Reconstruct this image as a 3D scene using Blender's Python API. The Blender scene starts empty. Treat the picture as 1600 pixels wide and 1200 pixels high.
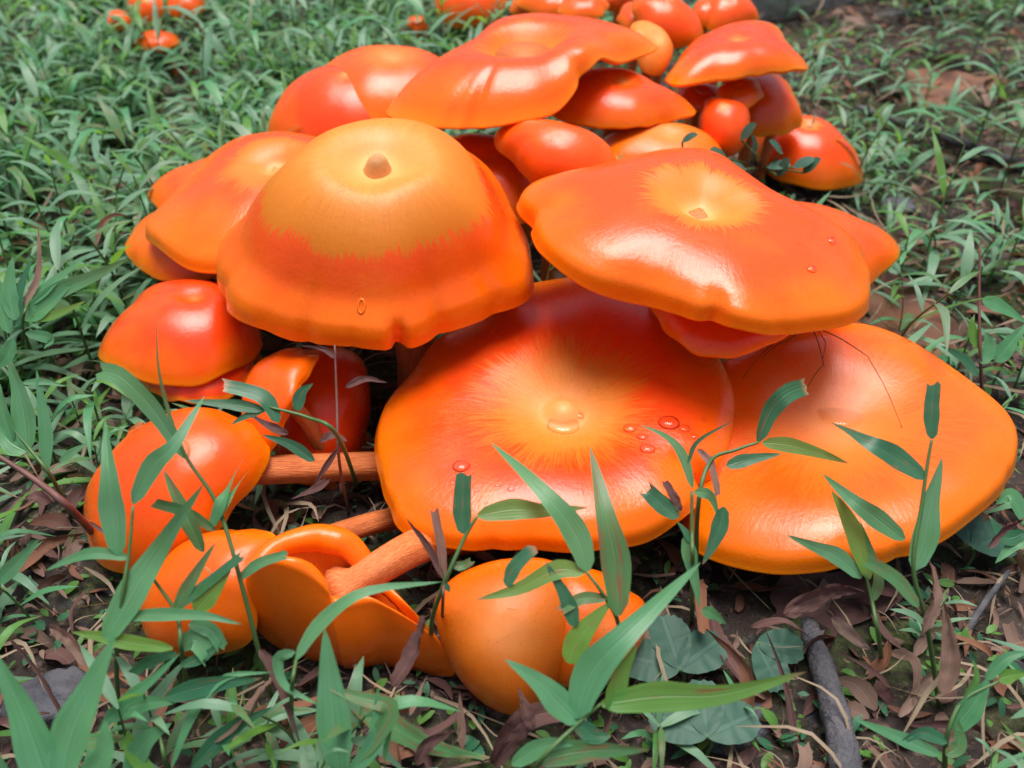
import bpy, math, random
import numpy as np
# ------------------------------------------------------------------ camera, sky, sun, exposure
CAM_H, PITCH, FPX = 0.34, math.radians(38.0), 1537.0      # metres above the ground, look-down angle, focal length on a 1600 px frame
scene = bpy.context.scene
cam_data = bpy.data.cameras.new('camera')
cam_data.sensor_width = 36.0
cam_data.lens = 36.0*FPX/1600.0
cam_data.clip_start, cam_data.clip_end = 0.01, 400.0
cam_data.dof.use_dof = True
cam_data.dof.focus_distance = 0.42
cam_data.dof.aperture_fstop = 10.5
camera = bpy.data.objects.new('camera', cam_data)
scene.collection.objects.link(camera)
camera.location = (0, 0, CAM_H)
camera.rotation_euler = (math.pi/2-PITCH, 0, 0)
scene.camera = camera
SUN_EL, SUN_AZ = math.radians(84), math.radians(12)          # azimuth from +Y (away from the camera) towards +X
world = bpy.data.worlds.new('World'); scene.world = world; world.use_nodes = True
wn = world.node_tree.nodes; wl = world.node_tree.links; wn.clear()
sky = wn.new('ShaderNodeTexSky'); sky.sky_type = 'NISHITA'; sky.sun_disc = False
sky.sun_elevation = SUN_EL; sky.sun_rotation = SUN_AZ; sky.dust_density = 6.0; sky.air_density = 1.0
bg = wn.new('ShaderNodeBackground'); bg.inputs['Strength'].default_value = 0.095
wo = wn.new('ShaderNodeOutputWorld')
wl.new(sky.outputs[0], bg.inputs['Color']); wl.new(bg.outputs[0], wo.inputs['Surface'])
sun_data = bpy.data.lights.new('sun', 'SUN'); sun_data.energy = 3.0; sun_data.angle = math.radians(36); sun_data.color = (1.0, .975, .95)
sun = bpy.data.objects.new('sun', sun_data); scene.collection.objects.link(sun)
sun.rotation_euler = (-(math.pi/2-SUN_EL), 0, -SUN_AZ)
scene.view_settings.view_transform = 'Standard'; scene.view_settings.look = 'None'
scene.view_settings.exposure = 0.38; scene.view_settings.gamma = 1.0
scene.render.engine = 'CYCLES'
scene.cycles.use_denoising = True
scene.cycles.max_bounces = 8; scene.cycles.diffuse_bounces = 4; scene.cycles.transmission_bounces = 4; scene.cycles.transparent_max_bounces = 4
scene.cycles.caustics_reflective = False; scene.cycles.caustics_refractive = False
COL = scene.collection

# ---- camera model (real place: metres, camera 34 cm above the ground looking down 38 degrees)
CP, SP = math.cos(PITCH), math.sin(PITCH)
CAM = np.array([0.0, 0.0, CAM_H])
FWD = np.array([0.0, CP, -SP]); UPV = np.array([0.0, SP, CP]); RGT = np.array([1.0, 0.0, 0.0])
def at_depth(px, py, d):
    return CAM + d*(FWD + RGT*((px-800.0)/FPX) - UPV*((py-600.0)/FPX))
def at_height(px, py, z):
    v = FWD + RGT*((px-800.0)/FPX) - UPV*((py-600.0)/FPX)
    return CAM + v*((z-CAM_H)/v[2])
def project(P):
    q = np.asarray(P) - CAM
    d = q@FWD
    return np.stack([800.0+FPX*(q@RGT)/d, 600.0-FPX*(q@UPV)/d], -1), d
# ---- mushroom cap surface: profile (s, r, z) swept round with a lobed outline
PROF = {
 'funnel': [(0,0,-.30),(.08,.08,-.27),(.2,.2,-.14),(.34,.34,-.03),(.5,.5,0),(.7,.7,-.06),(.88,.88,-.18),(1,1,-.32)],
 'bell':   [(0,0,-.105),(.05,.05,-.110),(.12,.12,-.095),(.22,.23,-.035),(.36,.38,-.02),(.5,.55,-.13),(.62,.68,-.27),(.71,.765,-.40),(.78,.825,-.50),(.86,.905,-.585),(.93,.97,-.66),(.97,.995,-.73),(1,1,-.80)],
 'plate':  [(0,0,.022),(.035,.035,.015),(.075,.075,-.02),(.105,.105,-.045),(.15,.15,-.04),(.24,.24,-.022),(.4,.4,.012),(.6,.61,.025),(.78,.8,-.005),(.89,.92,-.05),(.95,.978,-.10),(1,1,-.17)],
 'dish':   [(0,0,-.10),(.15,.15,-.085),(.35,.35,-.03),(.55,.55,.02),(.75,.77,.03),(.88,.91,-.01),(.95,.978,-.06),(1,1,-.14)],
 'naveln': [(0,0,-.06),(.03,.03,-.07),(.065,.065,-.115),(.1,.1,-.105),(.17,.17,-.05),(.3,.3,0),(.5,.5,-.02),(.7,.72,-.09),(.86,.89,-.18),(.95,.98,-.26),(1,1,-.34)],
 'navel':  [(0,0,-.13),(.07,.07,-.115),(.17,.17,-.05),(.3,.3,0),(.5,.5,-.02),(.7,.72,-.09),(.86,.89,-.18),(.95,.98,-.26),(1,1,-.34)],
 'dome':   [(0,0,0),(.2,.22,-.02),(.4,.45,-.09),(.6,.68,-.23),(.78,.86,-.42),(.9,.95,-.58),(1,1,-.72)],
 'domenavel':[(0,0,-.07),(.08,.09,-.055),(.2,.22,-.01),(.4,.45,-.06),(.6,.68,-.2),(.78,.86,-.4),(.9,.95,-.56),(1,1,-.7)],
 'low':    [(0,0,-.04),(.12,.12,-.025),(.25,.26,0),(.45,.47,-.035),(.65,.67,-.12),(.82,.85,-.25),(.92,.94,-.35),(1,1,-.44)],
 'ball':   [(0,0,0),(.15,.25,-.03),(.32,.52,-.14),(.5,.77,-.34),(.66,.93,-.6),(.8,.995,-.85),(.9,.98,-1.02),(1,.9,-1.16)],
}
def hermite(xs, ys, x):
    xs = np.asarray(xs, float); ys = np.asarray(ys, float); x = np.asarray(x, float)
    m = np.gradient(ys, xs)
    i = np.clip(np.searchsorted(xs, x)-1, 0, len(xs)-2)
    h = xs[i+1]-xs[i]; t = (x-xs[i])/h
    return (2*t**3-3*t**2+1)*ys[i]+(t**3-2*t**2+t)*h*m[i]+(-2*t**3+3*t**2)*ys[i+1]+(t**3-t**2)*h*m[i+1]
def periodic(vals, th):
    v = np.asarray(vals, float); n = len(v)
    u = (np.asarray(th)/(2*math.pi)*n) % n
    i = np.floor(u).astype(int); f = u-i
    p0, p1, p2, p3 = v[(i-1)%n], v[i%n], v[(i+1)%n], v[(i+2)%n]
    return p1+.5*f*(p2-p0+f*(2*p0-5*p1+4*p2-p3+f*(3*(p1-p2)+p3-p0)))
def frame(n):
    n = np.asarray(n, float); n = n/np.linalg.norm(n)
    x = np.array([1.0, 0, 0]) - n*n[0]
    if np.linalg.norm(x) < .2: x = np.array([0, 1.0, 0]) - n*n[1]
    x /= np.linalg.norm(x)
    return np.stack([x, np.cross(n, x), n], 1)
def cap_points(c, S, T, drop=0.0, shrink=1.0):
    """world points of the cap's upper surface, shape (len(S), len(T), 3)"""
    pr = PROF[c['prof']]; ss = [p[0] for p in pr]
    S = np.asarray(S, float); T = np.asarray(T, float)
    r = hermite(ss, [p[1] for p in pr], S); z = hermite(ss, [p[2] for p in pr], S)
    rho = periodic(c['rho'], T)
    rnd = np.random.RandomState(c.get('seed', 1))
    fine = np.zeros_like(T); wav = np.zeros_like(T)
    for k in range(3, 15):
        a, b = rnd.normal(0, 1, 2)
        fine += a*np.sin(k*T+b*6)/k**.9
        a, b = rnd.normal(0, 1, 2)
        wav += a*np.sin(k*T+b*6)/k**.6
    fine *= c.get('fine', .014); wav *= c.get('wave', .020)
    w = np.clip(S, 0, 1)[:, None]
    ro = r[:, None]*(1+(rho[None, :]-1)*w**.8) + fine[None, :]*w**5
    zz = z[:, None] + wav[None, :]*w**4 + np.zeros_like(ro)
    if 'dz' in c: zz = zz + periodic(c['dz'], T)[None, :]*w**2.2
    for (t0, dep, wid, s0) in c.get('crease', ()):
        d = (T-t0+math.pi) % (2*math.pi)-math.pi
        g = np.exp(-(d/wid)**2)[None, :]*np.clip((w-s0)/(1-s0), 0, 1)**1.5
        ro = ro - dep*g*.9; zz = zz - dep*.35*g
    # lumps that break the surface of revolution
    lump = 0
    for k in range(3):
        a, b = rnd.normal(0, 1, 2)
        lump = lump + a*np.sin((k+2)*T+b*5)[None, :]*(w*(1.15-w))**1.2
    zz = zz + lump*c.get('lump', .02)
    L = np.stack([ro*np.cos(T)[None, :]*shrink, ro*np.sin(T)[None, :]*shrink, zz-drop], -1)*c['R']
    return L@frame(c['n']).T + np.asarray(c['C'])

# ---- the mushrooms: cap centre, axis, radius, outline by angle, rim height by angle
CAPS = {
 'A': dict(C=[-.0606,.4089,.15], n=[.046,-.18,.983], R=.076, rho=[.955,.945,1.021,1.14,1.167,1.089,1.0,.96,.941,1.062,1.042,1.003,.932,.912,.934,.86,.883,.992], dz=[-.013,-.005,.036,.005,-.018,-.061,.009,.124,.098,.06], prof='bell', seed=3, wave=.022),
 'B': dict(C=[.0869,.4047,.132], n=[.084,-.12,.989], R=.08, rho=[1.038,.789,.781,.851,.987,.907,.862,.907,1.08,.952,.947,.893,.764,.826,.929,.958,1.055,1.058], dz=[-.002,-.117,-.039,-.054,-.047,.023,.089,.145,.107,.034], prof='navel', seed=5),
 'C': dict(C=[.0234,.3433,.058], n=[.003,-.089,.996], R=.0843, rho=[.95,1.052,1.172,1.291,1.31,1.237,1.065,.998,.982,1.019,1.017,1.076,.962,.84,.842,.858,.834,.862], dz=[.003,.017,.034,.024,-.017,-.006,.007,.027,.009,.016], prof='plate', seed=7),
 'D': dict(C=[.1492,.3468,.05], n=[-.022,-.056,.998], R=.0788, rho=[1.064,1.024,1.004,1.041,.97,.889,.847,.828,.815,.874,.977,1.175,1.132,1.026,.945,.895,.92,.989], dz=[.016,-.006,.032,.001,-.001,-.043,-.149,.009,.018,.03], prof='dish', seed=11),
 'D2': dict(C=[.1031,.3901,.088], n=[.001,-.04,.999], R=.04, rho=[.976,1.102,1.077,1.019,1.03,.986,1.091,1.027,.945,.836,.816,.81,.833,.792,.728,.711,.727,.808], dz=[.103,.06,.044,.013,.107,.108,.14,.13,.19,.189], prof='low', seed=12),
 'B2': dict(C=[.1639,.4537,.092], n=[.224,-.067,.972], R=.0421, rho=[1.092,1.241,1.072,1.012,.986,.963,.972,.811,.777,.768,.864,.966,1.036,.918,.896,.801,.817,.872], dz=[.18,.084,-.015,-.034,.035,.067,.033,.02,.031,.023], prof='low', seed=13, fine=.005),
 'E': dict(C=[-.1284,.4948,.108], n=[-.108,-.069,.992], R=.0619, rho=[.527,.524,.583,.713,.841,.941,1.067,1.036,1.039,1.073,1.269,1.219,1.204,1.153,.983,.824,.674,.581], dz=[.047,.027,-.004,.027,.001,-.028,.014,-.042,.005,.083], prof='naveln', seed=14),
 'E2': dict(C=[-.1786,.4844,.075], n=[-.106,-.084,.991], R=.0366, rho=[.886,.904,.813,.827,.961,1.082,1.28,1.359,1.254,1.15,.995,.916,.897,.916,.903,.945,1.051,1.051], dz=[.019,-.002,-.007,-.004,.075,.068,.039,.018,.001,.015], prof='low', seed=15),
 'E3': dict(C=[-.1767,.5316,.085], n=[-.099,-.072,.992], R=.0381, rho=[.798,.817,.921,.981,1.055,.988,1.007,1.062,1.196,1.126,.949,.899,.924,.908,.958,.955,.992,.929], dz=[.028,.09,-.025,-.053,-.051,.067,.043,.079,.021,.03], prof='low', seed=16),
 'F': dict(C=[-.1578,.4114,.075], n=[.045,.048,.998], R=.0408, rho=[.767,.738,.755,.813,.927,1.031,1.175,1.283,1.143,1.214,1.209,1.085,1.007,.958,.942,.895,.826,.801], dz=[.021,-.0,-.01,.005,.068,.006,.065,.021,.04,.085], prof='domenavel', seed=17, fine=.006),
 'F2': dict(C=[-.1563,.3942,.052], n=[-.035,-.086,.996], R=.0292, rho=[.873,.884,.975,.907,.995,1.115,1.089,1.197,1.21,1.13,.994,.889,.857,.866,.882,.935,.916,.908], dz=[.022,.017,.031,.036,.046,.036,.047,.105,.071,.042], prof='low', seed=18),
 'G': dict(C=[-.1079,.3434,.068], n=[-.478,-.473,.74], R=.0261, rho=[.459,.484,.655,.889,.946,1.074,1.129,1.246,1.221,1.137,1.208,1.166,1.16,.909,.548,.457,.442,.453], dz=[.546,.315,-.015,.069,.117,.12,.021,.284,.47,.544], prof='dome', seed=19, fine=.004),
 'G2': dict(C=[-.0916,.3675,.045], n=[.112,-.516,.849], R=.0332, rho=[.686,.718,.835,1.05,1.113,1.063,1.129,1.039,.828,.78,.787,.898,1.102,1.129,1.058,.931,.796,.694], dz=[.006,.005,.003,-.019,-.008,-.022,-.009,-.027,-.014,.0], prof='dome', seed=20),
 'H': dict(C=[-.1481,.3079,.06], n=[-.226,-.385,.895], R=.0406, rho=[.8,.902,.925,.867,.891,.934,.975,1.064,1.159,1.297,1.316,1.295,1.139,.989,.877,.761,.678,.707], dz=[.073,.001,.009,.002,.016,.057,.031,.046,.069,.118], prof='dome', seed=21, fine=.005),
 'J': dict(C=[-.0016,.226,.048], n=[-.012,-.699,.715], R=.0291, rho=[.947,1.063,1.139,1.029,.907,.872,.897,.986,1.068,.959,.895,.914,.989,1.119,1.192,1.035,.948,.916], dz=[-.005,-.002,.001,.001,-.001,-.003,-.002,.001,.004,-.002], prof='ball', seed=22, fine=.006),
 'J2': dict(C=[.0356,.2335,.042], n=[.37,-.596,.713], R=.0255, rho=[1.018,1.076,.897,.888,.867,.897,1.049,.934,.82,.802,.775,.851,.944,.935,.892,.895,.907,.932], dz=[.009,-.01,-.01,-.028,.004,.008,.003,-.007,-.014,-.013], prof='dome', seed=23),
 'K': dict(C=[-.1033,.6014,.115], n=[.005,-.201,.98], R=.0484, rho=[.836,.849,.965,.989,.976,.992,1.004,1.027,1.077,1.092,1.127,1.034,.984,.936,.962,.977,.904,.876], dz=[.037,.018,-.015,-.002,.011,.029,-.017,.031,.081,.085], prof='dome', seed=24),
 'K2': dict(C=[-.0758,.6199,.12], n=[.053,-.058,.997], R=.0489, rho=[.868,.843,.906,.955,.913,.911,.951,1.044,1.053,1.113,1.05,1.01,1.024,.965,.936,.902,.915,.879], dz=[.086,.041,-.047,-.06,.011,.012,-.002,.014,.002,.06], prof='low', seed=25),
 'L': dict(C=[.0064,.5787,.145], n=[.006,-.048,.999], R=.074, rho=[.84,1.206,1.122,1.058,1.003,.932,.788,.66,.609,.781,1.152,1.143,1.035,.924,.856,.748,.678,.683], dz=[.154,.081,.009,-.064,-.225,-.186,-.061,.026,.08,.28], prof='funnel', seed=26),
 'M': dict(C=[.0667,.5793,.12], n=[.128,-.153,.98], R=.0418, rho=[1.181,.934,.874,.836,.809,.829,.911,.928,.91,.973,1.008,.93,.84,.809,.804,.783,.768,.948], dz=[.071,-.134,-.188,-.151,-.053,-.052,-.012,.117,.186,.127], prof='low', seed=27, fine=.004),
 'N': dict(C=[.0218,.4981,.122], n=[-.1,-.378,.92], R=.0303, rho=[1.129,.937,.707,.604,.606,.719,.95,1.297,1.183,.807,.708,.695,.75,.758,.811,.914,1.033,1.163], dz=[-.005,-.09,-.108,-.058,.091,.09,.1,.065,.061,.033], prof='dome', seed=28, fine=.004),
 'O': dict(C=[-.0102,.5271,.095], n=[.129,-.368,.921], R=.0346, rho=[.952,.964,.887,.863,.827,.866,.961,1.001,.972,.898,.848,.871,.848,.991,1.05,1.159,1.118,1.057], dz=[.003,-.009,-.018,-.021,-.001,.031,.035,.013,-.01,-.025], prof='low', seed=29),
 'P': dict(C=[.0928,.552,.098], n=[.126,-.147,.981], R=.0339, rho=[1.092,1.158,1.086,.951,.819,.771,.818,.92,1.155,1.146,1.156,.987,.913,.8,.777,.816,.847,1.03], dz=[.057,.026,-.04,-.088,-.153,-.08,.011,.064,.09,.123], prof='low', seed=30),
 'Q': dict(C=[.1302,.582,.102], n=[-.154,-.381,.912], R=.0192, rho=[.852,.941,.925,.873,.913,1.013,1.129,.871,.777,.761,.781,.889,.978,1.102,1.16,1.072,.945,.851], dz=[-.003,-.001,-.018,.017,.018,.035,.041,-.015,-.042,-.019], prof='ball', seed=31),
 'R': dict(C=[.1428,.6241,.13], n=[-.031,.061,.998], R=.0443, rho=[1.044,1.017,1.152,1.451,1.341,1.264,1.082,.937,.884,.952,1.135,1.219,.869,.771,.667,.679,.807,.966], dz=[.002,.154,.313,.088,-.023,-.044,.037,.101,.124,.119], prof='low', seed=32, fine=.005),
 'R2': dict(C=[.1667,.6384,.095], n=[.05,-.224,.973], R=.0301, rho=[1.032,1.005,1.202,1.31,1.109,.973,.931,1.015,.98,.954,.926,.975,.931,.97,.953,.982,.991,1.083], dz=[.036,.081,.052,-.01,.042,.022,.031,.034,.026,.006], prof='dome', seed=33),
 'S': dict(C=[.2117,.6657,.055], n=[.023,-.077,.997], R=.0424, rho=[.921,.896,.895,.934,.99,1.043,1.035,.947,.832,.776,.83,.848,.858,.899,.962,.972,1.062,1.088], dz=[-.133,-.051,-.01,.016,.055,.061,.071,.034,.008,-.023], prof='domenavel', seed=34, fine=.004),
 'T1': dict(C=[-.0369,.9327,.075], n=[.002,-.354,.935], R=.035, rho=[.921,1.027,1.138,1.11,1.22,1.247,1.227,1.296,1.092,.987,.962,.95,.927,.852,.845,.863,.85,.871], dz=[.052,.052,.031,.003,.016,-.016,-.019,.034,.073,.047], prof='dome', seed=35),
 'T2': dict(C=[.0365,.8259,.1], n=[-.003,-.133,.991], R=.0323, rho=[1.077,1.198,1.326,1.169,1.186,1.077,1.048,1.077,1.069,1.035,.813,.743,.732,.691,.774,.886,.848,.869], dz=[.095,.054,.087,-.003,.001,.091,.07,.108,.138,.153], prof='low', seed=36),
 'T3': dict(C=[.0859,.8083,.105], n=[-.007,-.552,.834], R=.012, rho=[.881,1.008,.993,1.202,1.426,1.327,1.431,1.133,1.037,1.05,1.012,1.069,.988,1.012,.889,.825,.871,.844], dz=[.003,-.02,.02,-.01,.011,.018,.005,.004,.024,.004], prof='ball', seed=37),
 'T4': dict(C=[.1079,.7014,.13], n=[.102,-.355,.929], R=.0277, rho=[1.096,.772,.737,.829,1.097,1.391,1.193,.945,.85,.808,.754,.791,.853,.837,.897,.974,1.093,1.134], dz=[-.077,-.124,-.03,.115,.137,.28,.167,.11,.021,.053], prof='dome', seed=38),
 'T6': dict(C=[.1608,.7466,.12], n=[.049,-.245,.968], R=.024, rho=[1.052,1.024,1.118,1.135,1.333,1.131,.91,.879,.858,.96,.907,1.012,1.04,.926,.837,.805,.818,.918], dz=[.017,.006,.031,.012,-.04,-.06,.008,.105,.087,.1], prof='dome', seed=39),
 'U1': dict(C=[-.3663,.9282,.05], n=[.05,-.253,.966], R=.0138, rho=[.827,.808,.824,.998,1.037,1.254,1.348,1.457,1.351,1.082,.882,.863,.944,.888,.852,.89,.816,.803], dz=[.058,.021,.016,.057,.008,.048,.021,.05,.077,.122], prof='dome', seed=40),
 'U2': dict(C=[-.3467,.966,.055], n=[.084,-.317,.945], R=.0201, rho=[.868,.844,.926,.943,1.072,1.236,1.131,1.207,1.244,1.159,1.018,1.015,1.066,.952,.904,.85,.822,.86], dz=[-.015,.094,-.015,.027,.084,.017,.006,.05,-.008,.064], prof='dome', seed=41),
 'U3': dict(C=[-.3129,.9699,.055], n=[.053,-.294,.954], R=.0195, rho=[.901,.845,.963,1.001,1.101,1.302,1.252,1.389,1.229,1.143,.986,.963,.999,.926,.902,.961,.909,.886], dz=[.048,.107,.014,.107,.15,.073,.021,.056,.044,.086], prof='dome', seed=42),
 'U4': dict(C=[-.3345,.928,.03], n=[.032,-.252,.967], R=.0191, rho=[1.067,1.024,1.038,.924,.931,1.002,.979,1.117,1.275,1.187,.951,.901,.843,.773,.791,.9,.859,.885], dz=[.025,.0,-.025,.002,.059,.115,.066,.101,.087,.067], prof='low', seed=43),
 'U5': dict(C=[-.0894,.944,.04], n=[.039,-.386,.922], R=.01, rho=[.938,.986,1.133,1.1,1.286,1.211,1.151,1.164,1.053,1.077,.921,.871,.877,1.06,1.033,.939,1.02,1.033], dz=[.011,.04,.055,.049,.076,.052,.062,.003,.002,-.009], prof='dome', seed=44),
 'V': dict(C=[-.1782,.3524,.035], n=[.091,-.202,.975], R=.0043, rho=[.748,.708,.77,.963,.987,1.197,1.407,1.354,1.394,1.173,1.228,1.033,.947,1.012,.879,.809,.816,.891], dz=[.024,.017,-.024,.016,.012,.012,-.006,-.048,.04,.066], prof='ball', seed=45),
 'I2': dict(C=[-.1235,.2524,.045], n=[-.32,-.537,.781], R=.0288, rho=[.763,.864,1.055,.933,.839,.852,.892,.999,1.122,1.335,1.353,1.262,1.062,.94,.872,.901,.833,.73], dz=[.298,.098,-.007,-.039,.013,.066,.089,.04,.003,.138], prof='dome', seed=46),
 'T5': dict(C=[.094,.6412,.125], n=[.508,-.349,.787], R=.02, rho=[.957,1.063,1.093,1.129,1.043,1.034,.958,.885,.793,.79,.827,.871,.967,1.195,1.176,1.079,.959,.886], dz=[.043,.061,.039,-.009,.061,.17,.095,-.109,-.079,-.012], prof='low', seed=47),
 'W1': dict(C=[.1245,.6264,.095], n=[.069,-.234,.97], R=.0181, rho=[.859,1.057,1.143,1.086,.994,1.008,.894,.964,.91,.852,.91,.839,.839,.838,.798,.821,.79,.772], dz=[.046,.011,-.035,-.031,-.053,.138,.099,.107,.146,.044], prof='low', seed=51),
 'W2': dict(C=[.1445,.7442,.115], n=[.04,-.284,.958], R=.0139, rho=[.888,.993,1.247,1.248,1.42,1.119,.949,.814,.717,.73,.868,1.051,.997,1.068,.934,.852,.891,.913], dz=[.003,.064,.062,.008,.076,.018,.022,.011,.062,.021], prof='dome', seed=52),
 'W3': dict(C=[.0919,.7315,.115], n=[-.073,-.277,.958], R=.0184, rho=[.772,.871,.862,.962,1.138,1.081,1.065,.873,.818,.857,.813,.83,.939,.927,.948,1.019,.844,.761], dz=[.046,-.042,.029,.006,-.008,-.052,.083,.021,.067,.045], prof='low', seed=53),
 'W4': dict(C=[.0545,.7683,.112], n=[-.015,-.267,.964], R=.0191, rho=[1.031,1.016,.992,1.088,1.003,.959,.994,.997,.908,1.027,1.082,.987,.981,.895,.876,.949,.94,.887], dz=[.037,-.024,.022,-.018,.094,-.006,.053,.099,.069,.004], prof='low', seed=54),
 'W5': dict(C=[.1823,.6433,.078], n=[.049,-.311,.949], R=.0178, rho=[.989,1.093,1.061,1.041,1.114,.934,.885,.772,.724,.768,.891,.812,.796,.847,.887,.822,.881,1.016], dz=[.045,.067,.043,.001,.066,.032,.108,.086,.01,.057], prof='dome', seed=55),
 'W6': dict(C=[.1437,.6082,.105], n=[-.04,-.247,.968], R=.0181, rho=[.945,.906,1.104,1.142,.954,.907,.814,.764,.797,.73,.741,.844,.929,.871,.878,.81,.835,.866], dz=[.038,.109,-.043,-.02,-.045,.084,.1,.115,.081,.16], prof='low', seed=56),
 'W7': dict(C=[.0195,.8458,.092], n=[.015,-.305,.952], R=.0194, rho=[1.05,1.121,1.252,1.118,1.264,1.18,1.174,1.23,1.03,1.098,1.071,.901,.833,.857,.844,.832,.899,1.004], dz=[-.015,.041,.041,.068,.065,-.085,.074,.075,.099,.136], prof='dome', seed=57),
}

# ------------------------------------------------------------------ helpers
RND = random.Random(20120820)
def add_mesh(name, verts, faces, mat, parent=None, smooth=True, floats=None, vecs=None, uv=None):
    me = bpy.data.meshes.new(name)
    me.from_pydata([tuple(v) for v in np.asarray(verts, float)], [], faces)
    if smooth: me.polygons.foreach_set('use_smooth', [True]*len(me.polygons))
    for k, v in (floats or {}).items():
        a = me.attributes.new(k, 'FLOAT', 'POINT'); a.data.foreach_set('value', np.asarray(v, np.float32).ravel())
    for k, v in (vecs or {}).items():
        a = me.attributes.new(k, 'FLOAT_VECTOR', 'POINT'); a.data.foreach_set('vector', np.asarray(v, np.float32).ravel())
    me.materials.append(mat); me.update()
    o = bpy.data.objects.new(name, me); COL.objects.link(o)
    if parent is not None: o.parent = parent
    return o
def thing(name, label, cat, loc, group=None):
    o = bpy.data.objects.new(name, None); COL.objects.link(o)
    o.empty_display_size = .01; o.location = tuple(float(v) for v in loc)
    o['label'] = label; o['category'] = cat
    if group: o['group'] = group
    return o
def tag(o, label, cat, group=None):
    o['label'] = label; o['category'] = cat
    if group: o['group'] = group
    return o
def grid_faces(rows, cols, wrap, off=0):
    f = []
    for i in range(rows-1):
        for j in range(cols if wrap else cols-1):
            a = off+i*cols+j; b = off+i*cols+(j+1) % cols
            f.append((a, b, b+cols, a+cols))
    return f
class NT:
    """short-hand for building a material's nodes"""
    def __init__(s, name):
        s.m = bpy.data.materials.new(name); s.m.use_nodes = True
        s.n = s.m.node_tree.nodes; s.l = s.m.node_tree.links
        s.b = s.n['Principled BSDF']; s.out = s.n['Material Output']
    def add(s, t, **kw):
        x = s.n.new(t)
        for k, v in kw.items(): setattr(x, k, v)
        return x
    def put(s, sock, v):
        if isinstance(v, bpy.types.NodeSocket): s.l.new(v, sock)
        elif v is not None:
            if sock.type == 'RGBA' and len(v) == 3: v = (*v, 1)
            sock.default_value = v
    def math(s, op, a, b=None, c=None, clamp=False):
        x = s.add('ShaderNodeMath', operation=op, use_clamp=clamp)
        for i, v in enumerate((a, b, c)): s.put(x.inputs[i], v)
        return x.outputs[0]
    def attr(s, name, typ='GEOMETRY', out='Fac'):
        return s.add('ShaderNodeAttribute', attribute_name=name, attribute_type=typ).outputs[out]
    def noise(s, vec, scale, detail=3.0, rough=.55, dist=0.0, out='Fac'):
        x = s.add('ShaderNodeTexNoise')
        s.put(x.inputs['Vector'], vec); s.put(x.inputs['Scale'], scale); s.put(x.inputs['Detail'], detail)
        s.put(x.inputs['Roughness'], rough); s.put(x.inputs['Distortion'], dist)
        return x.outputs[out]
    def remap(s, v, a, b, c=0.0, d=1.0, smooth=True):
        x = s.add('ShaderNodeMapRange', interpolation_type='SMOOTHSTEP' if smooth else 'LINEAR')
        for i, q in enumerate((v, a, b, c, d)): s.put(x.inputs[i], q)
        return x.outputs[0]
    def mix(s, f, a, b, mode='MIX'):
        x = s.add('ShaderNodeMix', data_type='RGBA', blend_type=mode)
        s.put(x.inputs[0], f); s.put(x.inputs[6], a); s.put(x.inputs[7], b)
        return x.outputs[2]
    def comb(s, x_, y_, z_):
        x = s.add('ShaderNodeCombineXYZ')
        for i, v in enumerate((x_, y_, z_)): s.put(x.inputs[i], v)
        return x.outputs[0]
    def sep(s, v):
        x = s.add('ShaderNodeSeparateXYZ'); s.put(x.inputs[0], v); return x.outputs
    def bump(s, h, strength, dist):
        x = s.add('ShaderNodeBump'); s.put(x.inputs['Height'], h)
        x.inputs['Strength'].default_value = strength; x.inputs['Distance'].default_value = dist
        s.l.new(x.outputs[0], s.b.inputs['Normal']); return x
    def objpos(s): return s.add('ShaderNodeTexCoord').outputs['Object']
    def rand(s): return s.add('ShaderNodeObjectInfo').outputs['Random']
    def set(s, **kw):
        for k, v in kw.items(): s.put(s.b.inputs[k.replace('_', ' ')], v)
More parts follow.
